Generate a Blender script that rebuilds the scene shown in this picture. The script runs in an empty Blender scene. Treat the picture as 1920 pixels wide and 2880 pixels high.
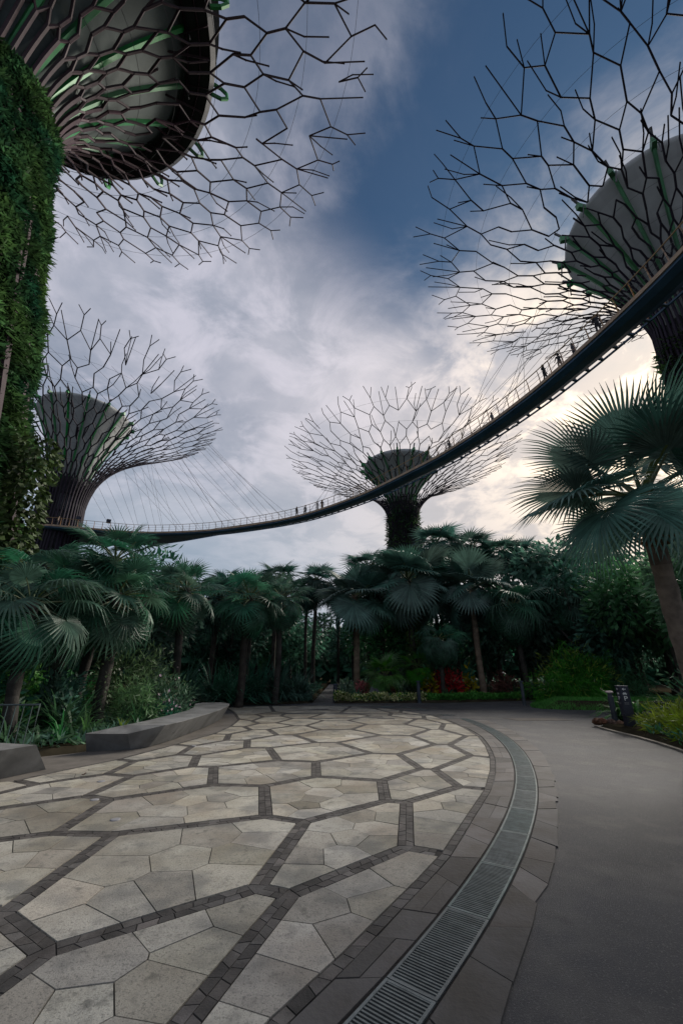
import bpy, math, random
from mathutils import Vector, Matrix, noise
from bisect import bisect
PI=math.pi
sc=bpy.context.scene
COL=sc.collection
# ---------------------------------------------------------------- camera
cam=bpy.data.objects.new('camera',bpy.data.cameras.new('camera'))
COL.objects.link(cam); sc.camera=cam
cam.data.sensor_fit='VERTICAL'; cam.data.sensor_height=36; cam.data.sensor_width=24
cam.data.lens=14.125; cam.data.clip_start=.05; cam.data.clip_end=6000
cam.location=(0,0,1.6); cam.rotation_euler=(math.radians(90+21.626),0,0)
# ---------------------------------------------------------------- sky
SUN_AZ=math.radians(46); SUN_EL=math.radians(31)      # azimuth measured from +Y towards +X
SUND=Vector((math.sin(SUN_AZ)*math.cos(SUN_EL),math.cos(SUN_AZ)*math.cos(SUN_EL),math.sin(SUN_EL)))
world=bpy.data.worlds.new('World'); sc.world=world; world.use_nodes=True
nt=world.node_tree; nt.nodes.clear()
class NT:
    """small helper that writes node graphs as expressions"""
    def __init__(s,nt): s.nt=nt
    def n(s,t,**k):
        a=s.nt.nodes.new(t)
        for x,y in k.items(): setattr(a,x,y)
        return a
    def put(s,sock,v):
        if isinstance(v,bpy.types.NodeSocket): s.nt.links.new(v,sock)
        else: sock.default_value=v
    def m(s,op,a,b=0.0,c=None,clamp=False):
        n=s.n('ShaderNodeMath',operation=op); n.use_clamp=clamp
        s.put(n.inputs[0],a); s.put(n.inputs[1],b)
        if c is not None: s.put(n.inputs[2],c)
        return n.outputs[0]
    def mr(s,v,a,b,c=0.,d=1.):
        n=s.n('ShaderNodeMapRange',interpolation_type='SMOOTHSTEP')
        for i,x in enumerate((v,a,b,c,d)): s.put(n.inputs[i],x)
        return n.outputs[0]
    def mix(s,f,a,b,mode='MIX'):
        n=s.n('ShaderNodeMix',data_type='RGBA',blend_type=mode)
        s.put(n.inputs[0],f); s.put(n.inputs[6],a); s.put(n.inputs[7],b)
        return n.outputs[2]
    def noise(s,vec,scale,detail=4,rough=.5,dist=0.,lac=2.):
        n=s.n('ShaderNodeTexNoise'); s.put(n.inputs['Vector'],vec)
        n.inputs['Scale'].default_value=scale; n.inputs['Detail'].default_value=detail
        n.inputs['Roughness'].default_value=rough; n.inputs['Distortion'].default_value=dist
        return n.outputs[0]
def C4(r,g,b): return (r,g,b,1)
w=NT(nt)
tc=w.n('ShaderNodeTexCoord'); sep=w.n('ShaderNodeSeparateXYZ'); nt.links.new(tc.outputs['Generated'],sep.inputs[0])
X,Y,Z=sep.outputs
zc=w.m('ADD',w.m('MAXIMUM',Z,0.),.14)
px=w.m('DIVIDE',X,zc); py=w.m('DIVIDE',Y,zc)
cmb=w.n('ShaderNodeCombineXYZ'); w.put(cmb.inputs[0],px); w.put(cmb.inputs[1],py)
P=cmb.outputs[0]
n1=w.noise(P,1.35,9,.58,.35)
n2=w.noise(P,4.2,10,.62,.5)
n3=w.noise(P,.7,3,.5,.2)
dist=w.m('ADD',w.m('ADD',w.m('MULTIPLY',px,.765),w.m('MULTIPLY',py,.644)),-.375)
along=w.m('SUBTRACT',w.m('MULTIPLY',px,.644),w.m('MULTIPLY',py,.765))
dj=w.m('ADD',w.m('MAXIMUM',w.m('MULTIPLY',dist,-1.),w.m('MULTIPLY',dist,.48)),w.m('MULTIPLY',w.m('SUBTRACT',n1,.5),.55))
dj=w.m('ADD',dj,w.m('MULTIPLY',w.m('SUBTRACT',n2,.5),.22))
gap=w.m('MULTIPLY',w.mr(dj,.34,.03),w.mr(along,-.72,-.36))
r2=w.m('SQRT',w.m('ADD',w.m('POWER',w.m('ADD',px,-.02),2.),w.m('POWER',w.m('ADD',py,-.12),2.)))
r2=w.m('ADD',r2,w.m('MULTIPLY',w.m('SUBTRACT',n1,.5),.5))
gap=w.m('MAXIMUM',gap,w.m('MULTIPLY',w.mr(r2,.46,.16),.72))
sky=w.n('ShaderNodeTexSky',sky_type='NISHITA'); sky.sun_disc=False
sky.sun_elevation=SUN_EL; sky.sun_rotation=SUN_AZ; sky.air_density=1.0; sky.dust_density=.6; sky.ozone_density=2.5
blue=w.mix(1.,sky.outputs[0],C4(.22,.42,.52),'MULTIPLY')
# cloud sheet: dark and bright billows, greyer and bluer low down, warm round the veiled sun
cl=w.mix(w.mr(n1,.34,.66),C4(2.35,2.8,3.7),C4(5.15,5.2,6.0))
cl=w.mix(w.m('MULTIPLY',w.mr(n2,.44,.66),.6),cl,C4(6.6,6.4,7.4))
low=w.mr(Z,.60,.16)
cl=w.mix(w.m('MULTIPLY',low,.85),cl,w.mix(w.mr(n3,.35,.62),C4(2.6,3.5,4.5),C4(4.3,4.9,5.7)))
dot=w.m('ADD',w.m('ADD',w.m('MULTIPLY',X,SUND.x),w.m('MULTIPLY',Y,SUND.y)),w.m('MULTIPLY',Z,SUND.z))
dot=w.m('MAXIMUM',dot,0.)
g1=w.m('POWER',dot,26.); g2=w.m('POWER',dot,5.)
edge=w.mr(w.m('ADD',w.m('MULTIPLY',n2,.6),w.m('MULTIPLY',n1,.4)),.44,.56)
glow=w.m('ADD',w.m('MULTIPLY',g1,w.m('ADD',.22,w.m('MULTIPLY',edge,1.25))),w.m('MULTIPLY',g2,.16))
cl=w.mix(w.m('MULTIPLY',w.m('POWER',dot,3.2),w.m('ADD',.36,w.m('MULTIPLY',edge,.30))),cl,C4(8.2,7.8,8.6))
cl=w.mix(w.m('MULTIPLY',w.m('POWER',dot,5.),w.m('MULTIPLY',w.mr(Z,.75,.2),.75)),cl,w.mix(edge,C4(5.2,4.6,4.2),C4(8.6,7.2,5.8)))
cl=w.mix(glow,cl,C4(17.,14.0,10.4))
final=w.mix(w.m('MULTIPLY',gap,.96),cl,blue)
bg=w.n('ShaderNodeBackground'); w.put(bg.inputs[0],final); bg.inputs[1].default_value=.082
out=w.n('ShaderNodeOutputWorld'); nt.links.new(bg.outputs[0],out.inputs[0])
# ---------------------------------------------------------------- sun behind cloud
sl=bpy.data.lights.new('sun','SUN'); sl.energy=3.8; sl.angle=math.radians(24); sl.color=(1,.93,.84)
so=bpy.data.objects.new('sun',sl); COL.objects.link(so)
so.rotation_euler=SUND.to_track_quat('Z','Y').to_euler(); so.location=(60,60,80)
# ---------------------------------------------------------------- exposure
vs=sc.view_settings; vs.view_transform='Standard'; vs.look='None'; vs.exposure=.35; vs.gamma=1; vs.use_curve_mapping=False
sc.cycles.max_bounces=6; sc.cycles.transparent_max_bounces=8
try: sc.cycles.use_denoising=True
except Exception: pass

# ================================================================ helpers
class MB:
    """collects faces of ONE mesh object; every face carries a tint value for the material"""
    def __init__(s): s.v=[]; s.f=[]; s.t=[]; s.mi=[]
    def face(s,pts,t=1.,mi=0):
        i=len(s.v); s.v.extend(tuple(p) for p in pts); s.f.append(tuple(range(i,i+len(pts)))); s.t.append(t); s.mi.append(mi)
    def idx(s,f,t=1.,mi=0): s.f.append(tuple(f)); s.t.append(t); s.mi.append(mi)
    def prism(s,poly,z0,z1,t=1.,bottom=False):
        n=len(poly); i=len(s.v)
        s.v.extend((p[0],p[1],z1) for p in poly); s.v.extend((p[0],p[1],z0) for p in poly)
        s.idx(range(i,i+n),t)
        for k in range(n):
            a,b=i+k,i+(k+1)%n; s.idx((b,a,a+n,b+n),t*.9 if t else 1)
        if bottom: s.idx([i+n+k for k in reversed(range(n))],t)
    def box(s,c,d,rz=0.,t=1.,mi=0,top=None):
        hx,hy,hz=d[0]/2,d[1]/2,d[2]/2; ca,sa=math.cos(rz),math.sin(rz); tp=top or (1,1); i=len(s.v)
        for z,q in ((-hz,(1,1)),(hz,tp)):
            for x,y in ((-hx,-hy),(hx,-hy),(hx,hy),(-hx,hy)):
                x*=q[0]; y*=q[1]; s.v.append((c[0]+x*ca-y*sa,c[1]+x*sa+y*ca,c[2]+z))
        for f in ((3,2,1,0),(4,5,6,7),(0,1,5,4),(1,2,6,5),(2,3,7,6),(3,0,4,7)): s.idx([i+k for k in f],t,mi)
    def tube(s,pts,r,n=6,t=1.,cap=True,mi=0):
        pts=[Vector(p) for p in pts]; m=len(pts)
        if not hasattr(r,'__len__'): r=[r]*m
        i=len(s.v); up=None
        for k,p in enumerate(pts):
            d=(pts[min(k+1,m-1)]-pts[max(k-1,0)])
            if d.length<1e-9: d=Vector((0,0,1))
            d.normalize()
            if up is None: up=Vector((0,0,1)) if abs(d.z)<.9 else Vector((1,0,0))
            a=d.cross(up)
            if a.length<1e-6: a=d.cross(Vector((.3,1,.2)))
            a.normalize(); b=a.cross(d); up=b
            for j in range(n):
                q=2*PI*j/n; s.v.append(tuple(p+(a*math.cos(q)+b*math.sin(q))*r[k]))
        for k in range(m-1):
            tt=t[k] if hasattr(t,'__len__') else t
            for j in range(n):
                a=i+k*n+j; b=i+k*n+(j+1)%n; s.idx((a,b,b+n,a+n),tt,mi)
        if cap:
            tt=t[0] if hasattr(t,'__len__') else t
            s.idx([i+j for j in reversed(range(n))],tt,mi); s.idx([i+(m-1)*n+j for j in range(n)],tt,mi)
    def lathe(s,prof,n=24,c=(0,0),t=1.,a0=0.,a1=2*PI,cap=False):
        i=len(s.v); full=abs(a1-a0-2*PI)<1e-6; cols=n if full else n+1
        for r,z in prof:
            for j in range(cols):
                a=a0+(a1-a0)*j/n; s.v.append((c[0]+r*math.cos(a),c[1]+r*math.sin(a),z))
        for k in range(len(prof)-1):
            for j in range(n):
                a=i+k*cols+j; b=i+k*cols+(j+1)%cols; s.idx((a,b,b+cols,a+cols),t)
        if cap: s.idx([i+(len(prof)-1)*cols+j for j in range(cols)],t); s.idx([i+j for j in reversed(range(cols))],t)
    def leaf(s,p,d,nrm,L,W,t=1.,mi=0,fold=.0):
        """a pointed leaf: two faces folded along the midrib"""
        sd=d.cross(nrm)
        if sd.length<1e-6: return
        sd.normalize(); i=len(s.v); m=p+d*(L*.45)+nrm*(fold*W)
        s.v.extend((tuple(p),tuple(m+sd*(W*.5)-nrm*(fold*W)),tuple(p+d*L-nrm*(fold*W)),tuple(m-sd*(W*.5)-nrm*(fold*W))))
        s.idx((i,i+1,i+2,i+3),t,mi)
    def blade(s,pts,wd,side,t=1.,mi=0):
        """a strip along pts, widths wd, flat across side"""
        i=len(s.v); side=Vector(side)
        for p,wi in zip(pts,wd): s.v.extend((tuple(Vector(p)-side*wi),tuple(Vector(p)+side*wi)))
        for k in range(len(pts)-1): s.idx((i+2*k,i+2*k+1,i+2*k+3,i+2*k+2),t,mi)
    def mesh(s,name,mats,smooth=False):
        me=bpy.data.meshes.new(name); me.from_pydata(s.v,[],s.f)
        at=me.attributes.new('tint','FLOAT','FACE'); at.data.foreach_set('value',s.t)
        for m in (mats if isinstance(mats,(list,tuple)) else [mats]): me.materials.append(m)
        if any(s.mi): me.polygons.foreach_set('material_index',s.mi)
        if smooth: me.polygons.foreach_set('use_smooth',[True]*len(s.f))
        me.update(); return me
    def build(s,name,mats,parent=None,loc=None,smooth=False,**props):
        return put(name,s.mesh(name,mats,smooth),parent,loc,**props)
def put(name,me,parent=None,loc=None,rot=None,scale=None,**props):
    o=bpy.data.objects.new(name,me); COL.objects.link(o)
    if parent is not None: o.parent=parent
    if loc is not None: o.location=loc
    if rot is not None: o.rotation_euler=rot
    if scale is not None: o.scale=(scale,)*3 if not hasattr(scale,'__len__') else scale
    for k,v in props.items(): o[k]=v
    return o
def tag(o,label,cat,group=None,kind=None):
    o['label']=label
    if cat: o['category']=cat
    if group: o['group']=group
    if kind: o['kind']=kind
    return o
def thing(name,label,cat,loc=(0,0,0),rz=0.,group=None):
    o=put(name,None,None,loc,(0,0,rz)); o.empty_display_size=.3
    return tag(o,label,cat,group)
def ll(a,b,t): return a+(b-a)*t
def rnd(a,b): return random.uniform(a,b)

# ================================================================ materials
def M(name,col,rough=.6,scale=6.,var=.3,col2=None,bump=0.,bscale=None,metal=0.,transl=0.,spec=.3,rand=.2,detail=4,speck=None,coord='Object'):
    m=bpy.data.materials.new(name); m.use_nodes=True; t=m.node_tree; t.nodes.clear(); q=NT(t)
    co=q.n('ShaderNodeTexCoord').outputs[coord] if coord!='World' else q.n('ShaderNodeNewGeometry').outputs['Position']
    nz=q.noise(co,scale,detail,.6)
    base=q.mix(q.mr(nz,.3,.7),C4(*[c*(1-var) for c in col]),C4(*(col2 or [min(1,c*(1+var)) for c in col])))
    if speck:
        for (ss,lo,hi,sc_,amt) in speck:
            s1=q.noise(co,ss,3,.65); base=q.mix(q.m('MULTIPLY',q.mr(s1,lo,hi),amt),base,C4(*sc_))
    at=q.n('ShaderNodeAttribute',attribute_name='tint'); oi=q.n('ShaderNodeObjectInfo')
    k=q.m('MULTIPLY',at.outputs['Fac'],q.m('ADD',1-rand,q.m('MULTIPLY',oi.outputs['Random'],2*rand)))
    hs=q.n('ShaderNodeHueSaturation'); q.put(hs.inputs['Value'],k); q.put(hs.inputs['Color'],base)
    if rand:
        f2=q.m('FRACT',q.m('MULTIPLY',oi.outputs['Random'],7.31)); f3=q.m('FRACT',q.m('MULTIPLY',oi.outputs['Random'],13.7))
        q.put(hs.inputs['Saturation'],q.m('ADD',.72,q.m('MULTIPLY',f2,.56))); q.put(hs.inputs['Hue'],q.m('ADD',.488,q.m('MULTIPLY',f3,.024)))
    p=q.n('ShaderNodeBsdfPrincipled'); q.put(p.inputs['Base Color'],hs.outputs[0])
    p.inputs['Roughness'].default_value=rough; p.inputs['Metallic'].default_value=metal; p.inputs['Specular IOR Level'].default_value=spec
    if bump:
        b=q.n('ShaderNodeBump'); b.inputs['Strength'].default_value=bump; b.inputs['Distance'].default_value=.02
        q.put(b.inputs['Height'],q.noise(co,bscale or scale*6,5,.65)); t.links.new(b.outputs[0],p.inputs['Normal'])
    sh=p.outputs[0]
    if transl:
        tr=q.n('ShaderNodeBsdfTranslucent'); q.put(tr.inputs[0],hs.outputs[0])
        mx=q.n('ShaderNodeMixShader'); mx.inputs[0].default_value=transl
        t.links.new(sh,mx.inputs[1]); t.links.new(tr.outputs[0],mx.inputs[2]); sh=mx.outputs[0]
    o=q.n('ShaderNodeOutputMaterial'); t.links.new(sh,o.inputs[0]); return m
MT=dict(
 soil=M('soil',(.035,.03,.02),.98,1.5,.4,bump=.6,rand=0,spec=0.),
 asphalt=M('asphalt',(.041,.043,.048),.70,.3,.42,bump=.8,bscale=120,rand=0,spec=.5,speck=[(1.1,.46,.68,(.10,.096,.09),.7),(3.4,.55,.72,(.035,.035,.036),.55),(85,.56,.66,(.17,.165,.16),.65),(130,.58,.66,(.02,.02,.02),.6)]),
 stone=M('cream_stone',(.40,.375,.31),.72,1.3,.16,bump=.4,bscale=60,rand=.16,col2=(.44,.42,.36),speck=[(1.6,.46,.66,(.19,.19,.175),.8),(.55,.46,.64,(.25,.215,.16),.6),(7,.50,.70,(.20,.195,.17),.55),(34,.56,.64,(.13,.125,.11),.5),(90,.56,.65,(.09,.085,.075),.6),(5,.60,.72,(.10,.10,.085),.6)],coord='World'),
 brick=M('charcoal_brick',(.075,.07,.066),.8,5,.3,bump=.4,bscale=60,rand=.28,coord='World'),
 slab=M('slate_slab',(.095,.085,.075),.72,2.5,.28,bump=.35,bscale=25,rand=.3,col2=(.10,.095,.092),coord='World'),
 grout=M('dark_grout',(.028,.026,.024),.95,8,.3,rand=0),
 apron=M('apron_paving',(.13,.115,.10),.85,2,.2,bump=.3,bscale=80,rand=.1,coord='World'),
 grate=M('grate_steel',(.17,.20,.20),.42,9,.2,metal=.55,rand=.08,bump=.1),
 pit=M('drain_pit',(.012,.012,.013),.9,5,.2,rand=0),
 bench=M('bench_concrete',(.17,.172,.17),.55,1.6,.32,bump=.25,bscale=70,rand=.05,speck=[(3,.55,.75,(.09,.09,.09),.5)]),
 kerb=M('kerb_stone',(.25,.21,.16),.85,3,.25,bump=.3,rand=.1),
 rod=M('purple_rod',(.016,.011,.022),.75,2,.2,rand=.1),
 rod2=M('plum_rod',(.030,.011,.018),.7,2,.25,rand=.1),
 steel=M('cable_steel',(.13,.13,.14),.8,3,.1,metal=0.,spec=.1,rand=.1),
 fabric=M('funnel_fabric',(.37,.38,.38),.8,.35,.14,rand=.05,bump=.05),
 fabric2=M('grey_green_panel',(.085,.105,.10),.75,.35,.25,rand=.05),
 green=M('green_paint',(.025,.22,.06),.45,1.2,.2,rand=.12),
 core=M('trunk_core',(.05,.05,.05),.85,.8,.35,rand=.05),
 darkpanel=M('dark_panel',(.03,.034,.038),.6,.8,.25,rand=.15),
 glass=M('pod_glass',(.10,.15,.19),.08,2,.2,metal=.6,rand=.2),
 deck=M('deck_paint',(.055,.095,.145),.55,.6,.25,rand=.05),
 tan=M('tan_rail',(.36,.21,.10),.5,1.5,.2,rand=.1),
 navy=M('navy_metal',(.022,.026,.045),.38,3,.25,rand=.05),
 slatepost=M('bollard_paint',(.035,.045,.06),.45,4,.25,rand=.1),
 white=M('white_print',(.75,.75,.73),.6,6,.05,rand=0),
 greyprint=M('grey_print',(.25,.25,.26),.6,6,.05,rand=0),
 redcap=M('bollard_cap',(.5,.42,.38),.5,6,.15,rand=0),
 rock=M('brown_rock',(.13,.075,.05),.9,6,.4,bump=.7,rand=.3),
 darkrock=M('dark_rock',(.09,.095,.10),.9,3,.35,bump=.7,rand=.1),
 galv=M('barrier_steel',(.07,.10,.10),.5,5,.2,metal=.4,rand=.05),
 trunk=M('palm_trunk',(.038,.034,.029),.9,3.5,.4,bump=.8,bscale=18,rand=.2),
 trunk2=M('pale_palm_trunk',(.17,.135,.105),.88,3,.35,bump=.8,bscale=14,rand=.12),
 bark=M('bark',(.05,.043,.035),.92,4,.4,bump=.7,rand=.25),
 palm=M('palm_leaf',(.056,.150,.095),.45,2.5,.25,transl=.42,rand=.22,spec=.35),
 palm2=M('blue_palm_leaf',(.078,.155,.125),.5,2.5,.22,transl=.22,rand=.2,spec=.3),
 palm3=M('dark_palm_leaf',(.052,.120,.098),.5,2.5,.25,transl=.42,rand=.25,spec=.3),
 dead=M('dead_palm_leaf',(.16,.11,.065),.8,2.5,.3,transl=.2,rand=.2),
 petiole=M('petiole',(.10,.13,.055),.5,3,.2,rand=.15),
 leafd=M('dark_leaf',(.055,.150,.100),.5,.8,.4,transl=.42,rand=.25),
 leafm=M('mid_leaf',(.052,.145,.062),.5,.8,.35,transl=.42,rand=.25),
 leafb=M('bright_leaf',(.085,.225,.055),.5,.9,.3,transl=.42,rand=.15),
 lime=M('lime_leaf',(.22,.30,.07),.5,1.4,.3,transl=.42,rand=.1),
 yellow=M('yellow_leaf',(.30,.24,.03),.5,1.5,.3,transl=.42,rand=.1),
 red=M('red_leaf',(.36,.08,.07),.5,2,.4,transl=.25,rand=.15),
 maroon=M('maroon_leaf',(.11,.055,.045),.5,2,.4,transl=.2,rand=.15),
 cream=M('cream_leaf',(.60,.58,.34),.55,2,.3,transl=.2,rand=.1),
 pinkish=M('pink_flower',(.42,.28,.34),.6,3,.2,rand=.1),
 grass=M('grass_blade',(.085,.29,.055),.6,.6,.3,transl=.42,rand=0),
 plantskin=M('wall_planting',(.018,.078,.042),.55,.35,.45,col2=(.060,.120,.035),transl=.42,rand=0),
 vine=M('vine_leaf',(.05,.085,.03),.55,1,.4,transl=.2,rand=.1),
 skin=M('skin',(.28,.17,.12),.6,5,.1,rand=.1),
 cloth=M('dark_cloth',(.02,.022,.03),.8,5,.2,rand=.3),
 cloth2=M('grey_cloth',(.10,.10,.11),.8,5,.2,rand=.3),
 cloth3=M('tan_cloth',(.25,.17,.12),.8,5,.2,rand=.2),
 hair=M('black_hair',(.01,.008,.007),.6,5,.2,rand=.1),
)
# ================================================================ ground
random.seed(11)
def sheet(name,poly,z,mat,label,t=1.):
    m=MB(); m.face([(x,y,z) for x,y in poly],t); return m.build(name,mat,kind='structure',label=label)
sheet('ground',[(-300,-300),(300,-300),(300,300),(-300,300)],-.08,MT['soil'],'dark earth under the gardens')
sheet('road',[(-9,-9),(9,-9),(14,-4),(16,10),(30,14),(60,17),(60,22),(30,23),(20,30),(11,27),(-.2,24.5),(-.2,60),(-1.6,60),(-1.6,24.5),(-7,24),(-9,14)],-.015,MT['asphalt'],'dark grey asphalt path sweeping round the paved circle')
def bed(name,poly,z,mat,label,rim=.25):
    """a planting bed as a gently domed mound"""
    m=MB(); n=len(poly); cx=sum(p[0] for p in poly)/n; cy=sum(p[1] for p in poly)/n; i=0
    m.v+= [(x,y,-.05) for x,y in poly]
    ins=[]
    for k,(x,y) in enumerate(poly):
        d=Vector((cx-x,cy-y)); L=d.length or 1; q=min(rim,L*.4); ins.append((x+d.x/L*q,y+d.y/L*q))
    m.v+=[(x,y,z) for x,y in ins]
    for k in range(n): m.idx((k,(k+1)%n,n+(k+1)%n,n+k))
    m.idx(range(n,2*n)); return m.build(name,mat,kind='structure',label=label)
LB=[(-6.6,8.9),(-5.6,9.75),(-5.25,10.4),(-5.0,12),(-5.05,14.6),(-5.5,16.6),(-6.4,17.6),(-6.9,21),(-5.86,22.9),(-3.7,23.15),(-1.7,24.1),(-1.75,30),(-1.8,60),(-60,60),(-60,2),(-10,6)]
bed('left_bed',LB,.10,MT['soil'],'planted earth behind the curved bench')
bed('centre_bed',[(-.45,24.0),(1,24.05),(2.7,24.15),(6.7,24.7),(11.0,26.15),(14,28.5),(20,31),(60,36),(60,60),(-.1,60),(-.1,30)],.12,MT['soil'],'planted earth beyond the paved circle')
MD=[(9.47,22.43),(9.10,21.4),(9.18,20.56),(10.2,20.0),(11.74,19.65),(14,19.6),(20,20.4),(40,23),(40,32),(20,29),(13,26.2),(10.4,24.0)]
bed('grass_mound_soil',MD,.32,MT['soil'],'low mound of earth under the grass',1.2)
RB=[(7.95,14.1),(7.86,13.55),(7.77,12.59),(7.73,11.82),(7.59,10.89),(7.38,9.97),(7.0,8.5),(6.4,6.8),(6,5),(30,5),(30,16.2),(14,16.0),(9.2,15.2)]
bed('right_bed',RB,.10,MT['soil'],'planted earth right of the asphalt path')
m=MB()
edge=[(7.95,14.1),(7.86,13.55),(7.77,12.59),(7.73,11.82),(7.59,10.89),(7.38,9.97),(7.0,8.5),(6.4,6.8),(6,5)]
for a,b in zip(edge,edge[1:]):
    d=Vector((b[0]-a[0],b[1]-a[1])).normalized(); nx,ny=-d.y*.09,d.x*.09
    m.prism([(a[0],a[1]),(b[0],b[1]),(b[0]-nx,b[1]-ny),(a[0]-nx,a[1]-ny)][::-1],-.05,.03,rnd(.9,1.1))
m.build('kerb',MT['kerb'],kind='structure',label='pale concrete kerb edging the right planting bed')

# ---------------------------------------------------------------- plaza of cream stones in charcoal brick seams
SV=[[-1.809,3.289],[-0.674,4.075],[-0.398,3.966],[-1.149,1.5],[0.626,4.861],[0.854,6.326],[-0.423,5.58],[-0.896,5.762],[0.582,6.382],[1.75,7.08],[0.634,7.449],[-0.413,7.703],[-0.486,8.839],[1.401,8.27],[1.189,9.614],[1.628,8.215],[2.633,9.462],[2.54,10.791],[0.609,9.711],[2.188,10.825],[1.868,12.193],[3.308,12.155],[2.619,13.47],[2.935,13.47],[3.367,14.867],[2.982,16.19],[3.167,17.372],[2.652,16.155],[2.433,18.67],[2.06,18.516],[1.855,17.372],[1.05,12.296],[2.047,14.695],[0.809,14.676],[0.224,15.795],[0.301,13.454],[1.082,17.372],[-0.634,15.74],[-0.022,18.748],[-0.602,13.33],[-0.103,11.095],[-0.62,11.095],[-1.284,12.336],[-1.629,10.343],[-1.23,9.003],[-2.298,8.426],[-1.955,7.193],[-2.694,8.45],[-1.16,7.132],[-2.405,3.689],[-3.109,6.43],[-2.408,5.207],[-3.041,5.233],[-3.521,6.595],[-3.448,7.751],[-3.939,7.889],[-3.959,8.904],[-4.657,7.224],[-3.362,9.556],[-3.434,10.573],[-2.941,9.462],[-2.129,10.365],[-2.354,11.475],[-2.876,11.419],[-3.073,12.455],[-2.653,13.33],[-1.74,12.323],[-2.179,13.47],[-1.501,14.309],[-3.033,14.089],[-2.712,14.867],[-2.184,15.063],[-3.101,15.632],[-1.769,16.424],[-1.125,14.309],[-1.226,16.484],[-0.715,18.29],[-2.322,17.239],[-2.964,16.98],[-3.414,17.925],[-2.295,18.516],[-2.894,19.149],[-0.95,1.75],[0.941,4.721],[2.09,6.955],[2.959,9.28],[3.623,12.193],[3.687,14.771],[3.442,17.575],[2.617,19.568],[1.357,21.247],[0.433,21.704],[-3.513,21.983],[-4.182,17.925],[-3.621,16.132],[-3.42,14.132],[-3.472,12.522],[-3.868,10.791],[-4.324,9.071],[-5.085,7.427],[-5.248,5.626],[-5.365,5.336],[-4.612,4.624],[-3.305,4.039],[-2.064,2.125],[-6.285,6.877],[-0.353,2.78],[0.004,3.276],[0.359,3.819],[0.616,4.202],[1.48,5.775],[2.591,8.187],[3.303,10.597],[3.704,13.876],[3.598,16.365],[1.872,20.947],[-1.059,22.093],[-4.67,21.661],[-5.4,21.146],[-4.529,18.987],[-4.848,8.001],[-1.9,0.75]]
SEAMS=[[0,1],[1,6],[1,2],[2,3],[2,4],[4,5],[4,83],[6,7],[6,8],[5,8],[5,9],[9,15],[9,84],[8,10],[10,11],[10,13],[11,12],[11,48],[13,14],[13,15],[15,16],[16,17],[16,85],[14,18],[14,19],[19,17],[19,20],[20,22],[20,31],[17,21],[21,86],[21,23],[22,23],[23,24],[24,87],[24,25],[25,26],[25,27],[26,88],[26,28],[28,89],[28,29],[29,30],[29,90],[30,27],[30,36],[27,32],[32,22],[32,33],[33,34],[33,35],[34,36],[34,37],[36,38],[35,31],[35,39],[31,40],[18,40],[18,12],[40,41],[41,42],[41,43],[12,44],[44,43],[44,45],[48,7],[48,46],[45,46],[45,47],[46,50],[7,51],[51,52],[51,49],[49,0],[52,50],[50,53],[53,54],[54,47],[54,55],[55,56],[55,57],[57,99],[56,98],[56,58],[58,59],[58,60],[60,47],[60,61],[61,43],[61,62],[59,97],[59,63],[63,62],[63,64],[64,96],[64,65],[62,66],[66,42],[66,67],[67,65],[67,68],[65,69],[69,95],[69,70],[70,71],[70,72],[71,68],[71,73],[68,74],[74,37],[74,39],[39,42],[37,75],[75,73],[75,76],[73,77],[72,94],[72,78],[78,77],[78,79],[77,80],[76,38],[76,80],[79,93],[79,81],[80,81],[81,92],[38,91],[57,100],[53,101],[52,102],[49,103],[0,104]]
BOUND=[82,106,107,108,109,83,110,84,111,85,112,86,113,87,114,88,89,115,90,91,116,92,117,118,119,93,94,95,96,97,98,120,99,105,100,101,102,103,104,3,82]
CELLS=[[55,57,100,101,53,54],[55,54,47,60,58,56],[55,56,98,120,99,57],[57,99,105,100],[83,110,84,9,5,4],[83,4,2,3,82,106,107,108,109],[50,52,51,7,48,46],[50,46,45,47,54,53],[50,53,101,102,52],[52,102,103,49,51],[67,65,64,63,62,66],[67,66,42,39,74,68],[67,68,71,70,69,65],[68,74,37,75,73,71],[44,45,46,48,11,12],[44,12,18,40,41,43],[44,43,61,60,47,45],[42,66,62,61,43,41],[42,41,40,31,35,39],[48,7,6,8,10,11],[64,65,69,95,96],[64,96,97,59,63],[39,35,33,34,37,74],[90,29,28,89,115],[90,91,38,36,30,29],[40,18,14,19,20,31],[17,16,85,112,86,21],[17,21,23,22,20,19],[17,19,14,13,15,16],[21,86,113,87,24,23],[34,33,32,27,30,36],[34,36,38,76,75,37],[69,70,72,94,95],[3,2,1,0,104],[104,0,49,103],[79,78,77,80,81],[79,81,92,117,118,119,93],[79,93,94,72,78],[81,80,76,38,91,116,92],[97,98,56,58,59],[20,22,32,33,35,31],[22,23,24,25,27,32],[12,11,10,13,14,18],[2,4,5,8,6,1],[15,9,84,111,85,16],[15,13,10,8,5,9],[25,24,87,114,88,26],[25,26,28,29,30,27],[49,0,1,6,7,51],[80,77,73,75,76],[28,26,88,89],[77,78,72,70,71,73],[59,58,60,61,62,63]]
SEAM_H=.078
VV=[Vector(p) for p in SV]
def clip(poly,n,d):
    out=[]
    for i in range(len(poly)):
        a,b=poly[i],poly[(i+1)%len(poly)]; da=n.dot(a)-d; db=n.dot(b)-d
        if da<=0: out.append(a)
        if da*db<0: out.append(a+(b-a)*(da/(da-db)))
    return out
def area(p): return sum(p[i].x*p[(i+1)%len(p)].y-p[(i+1)%len(p)].x*p[i].y for i in range(len(p)))/2
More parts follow.
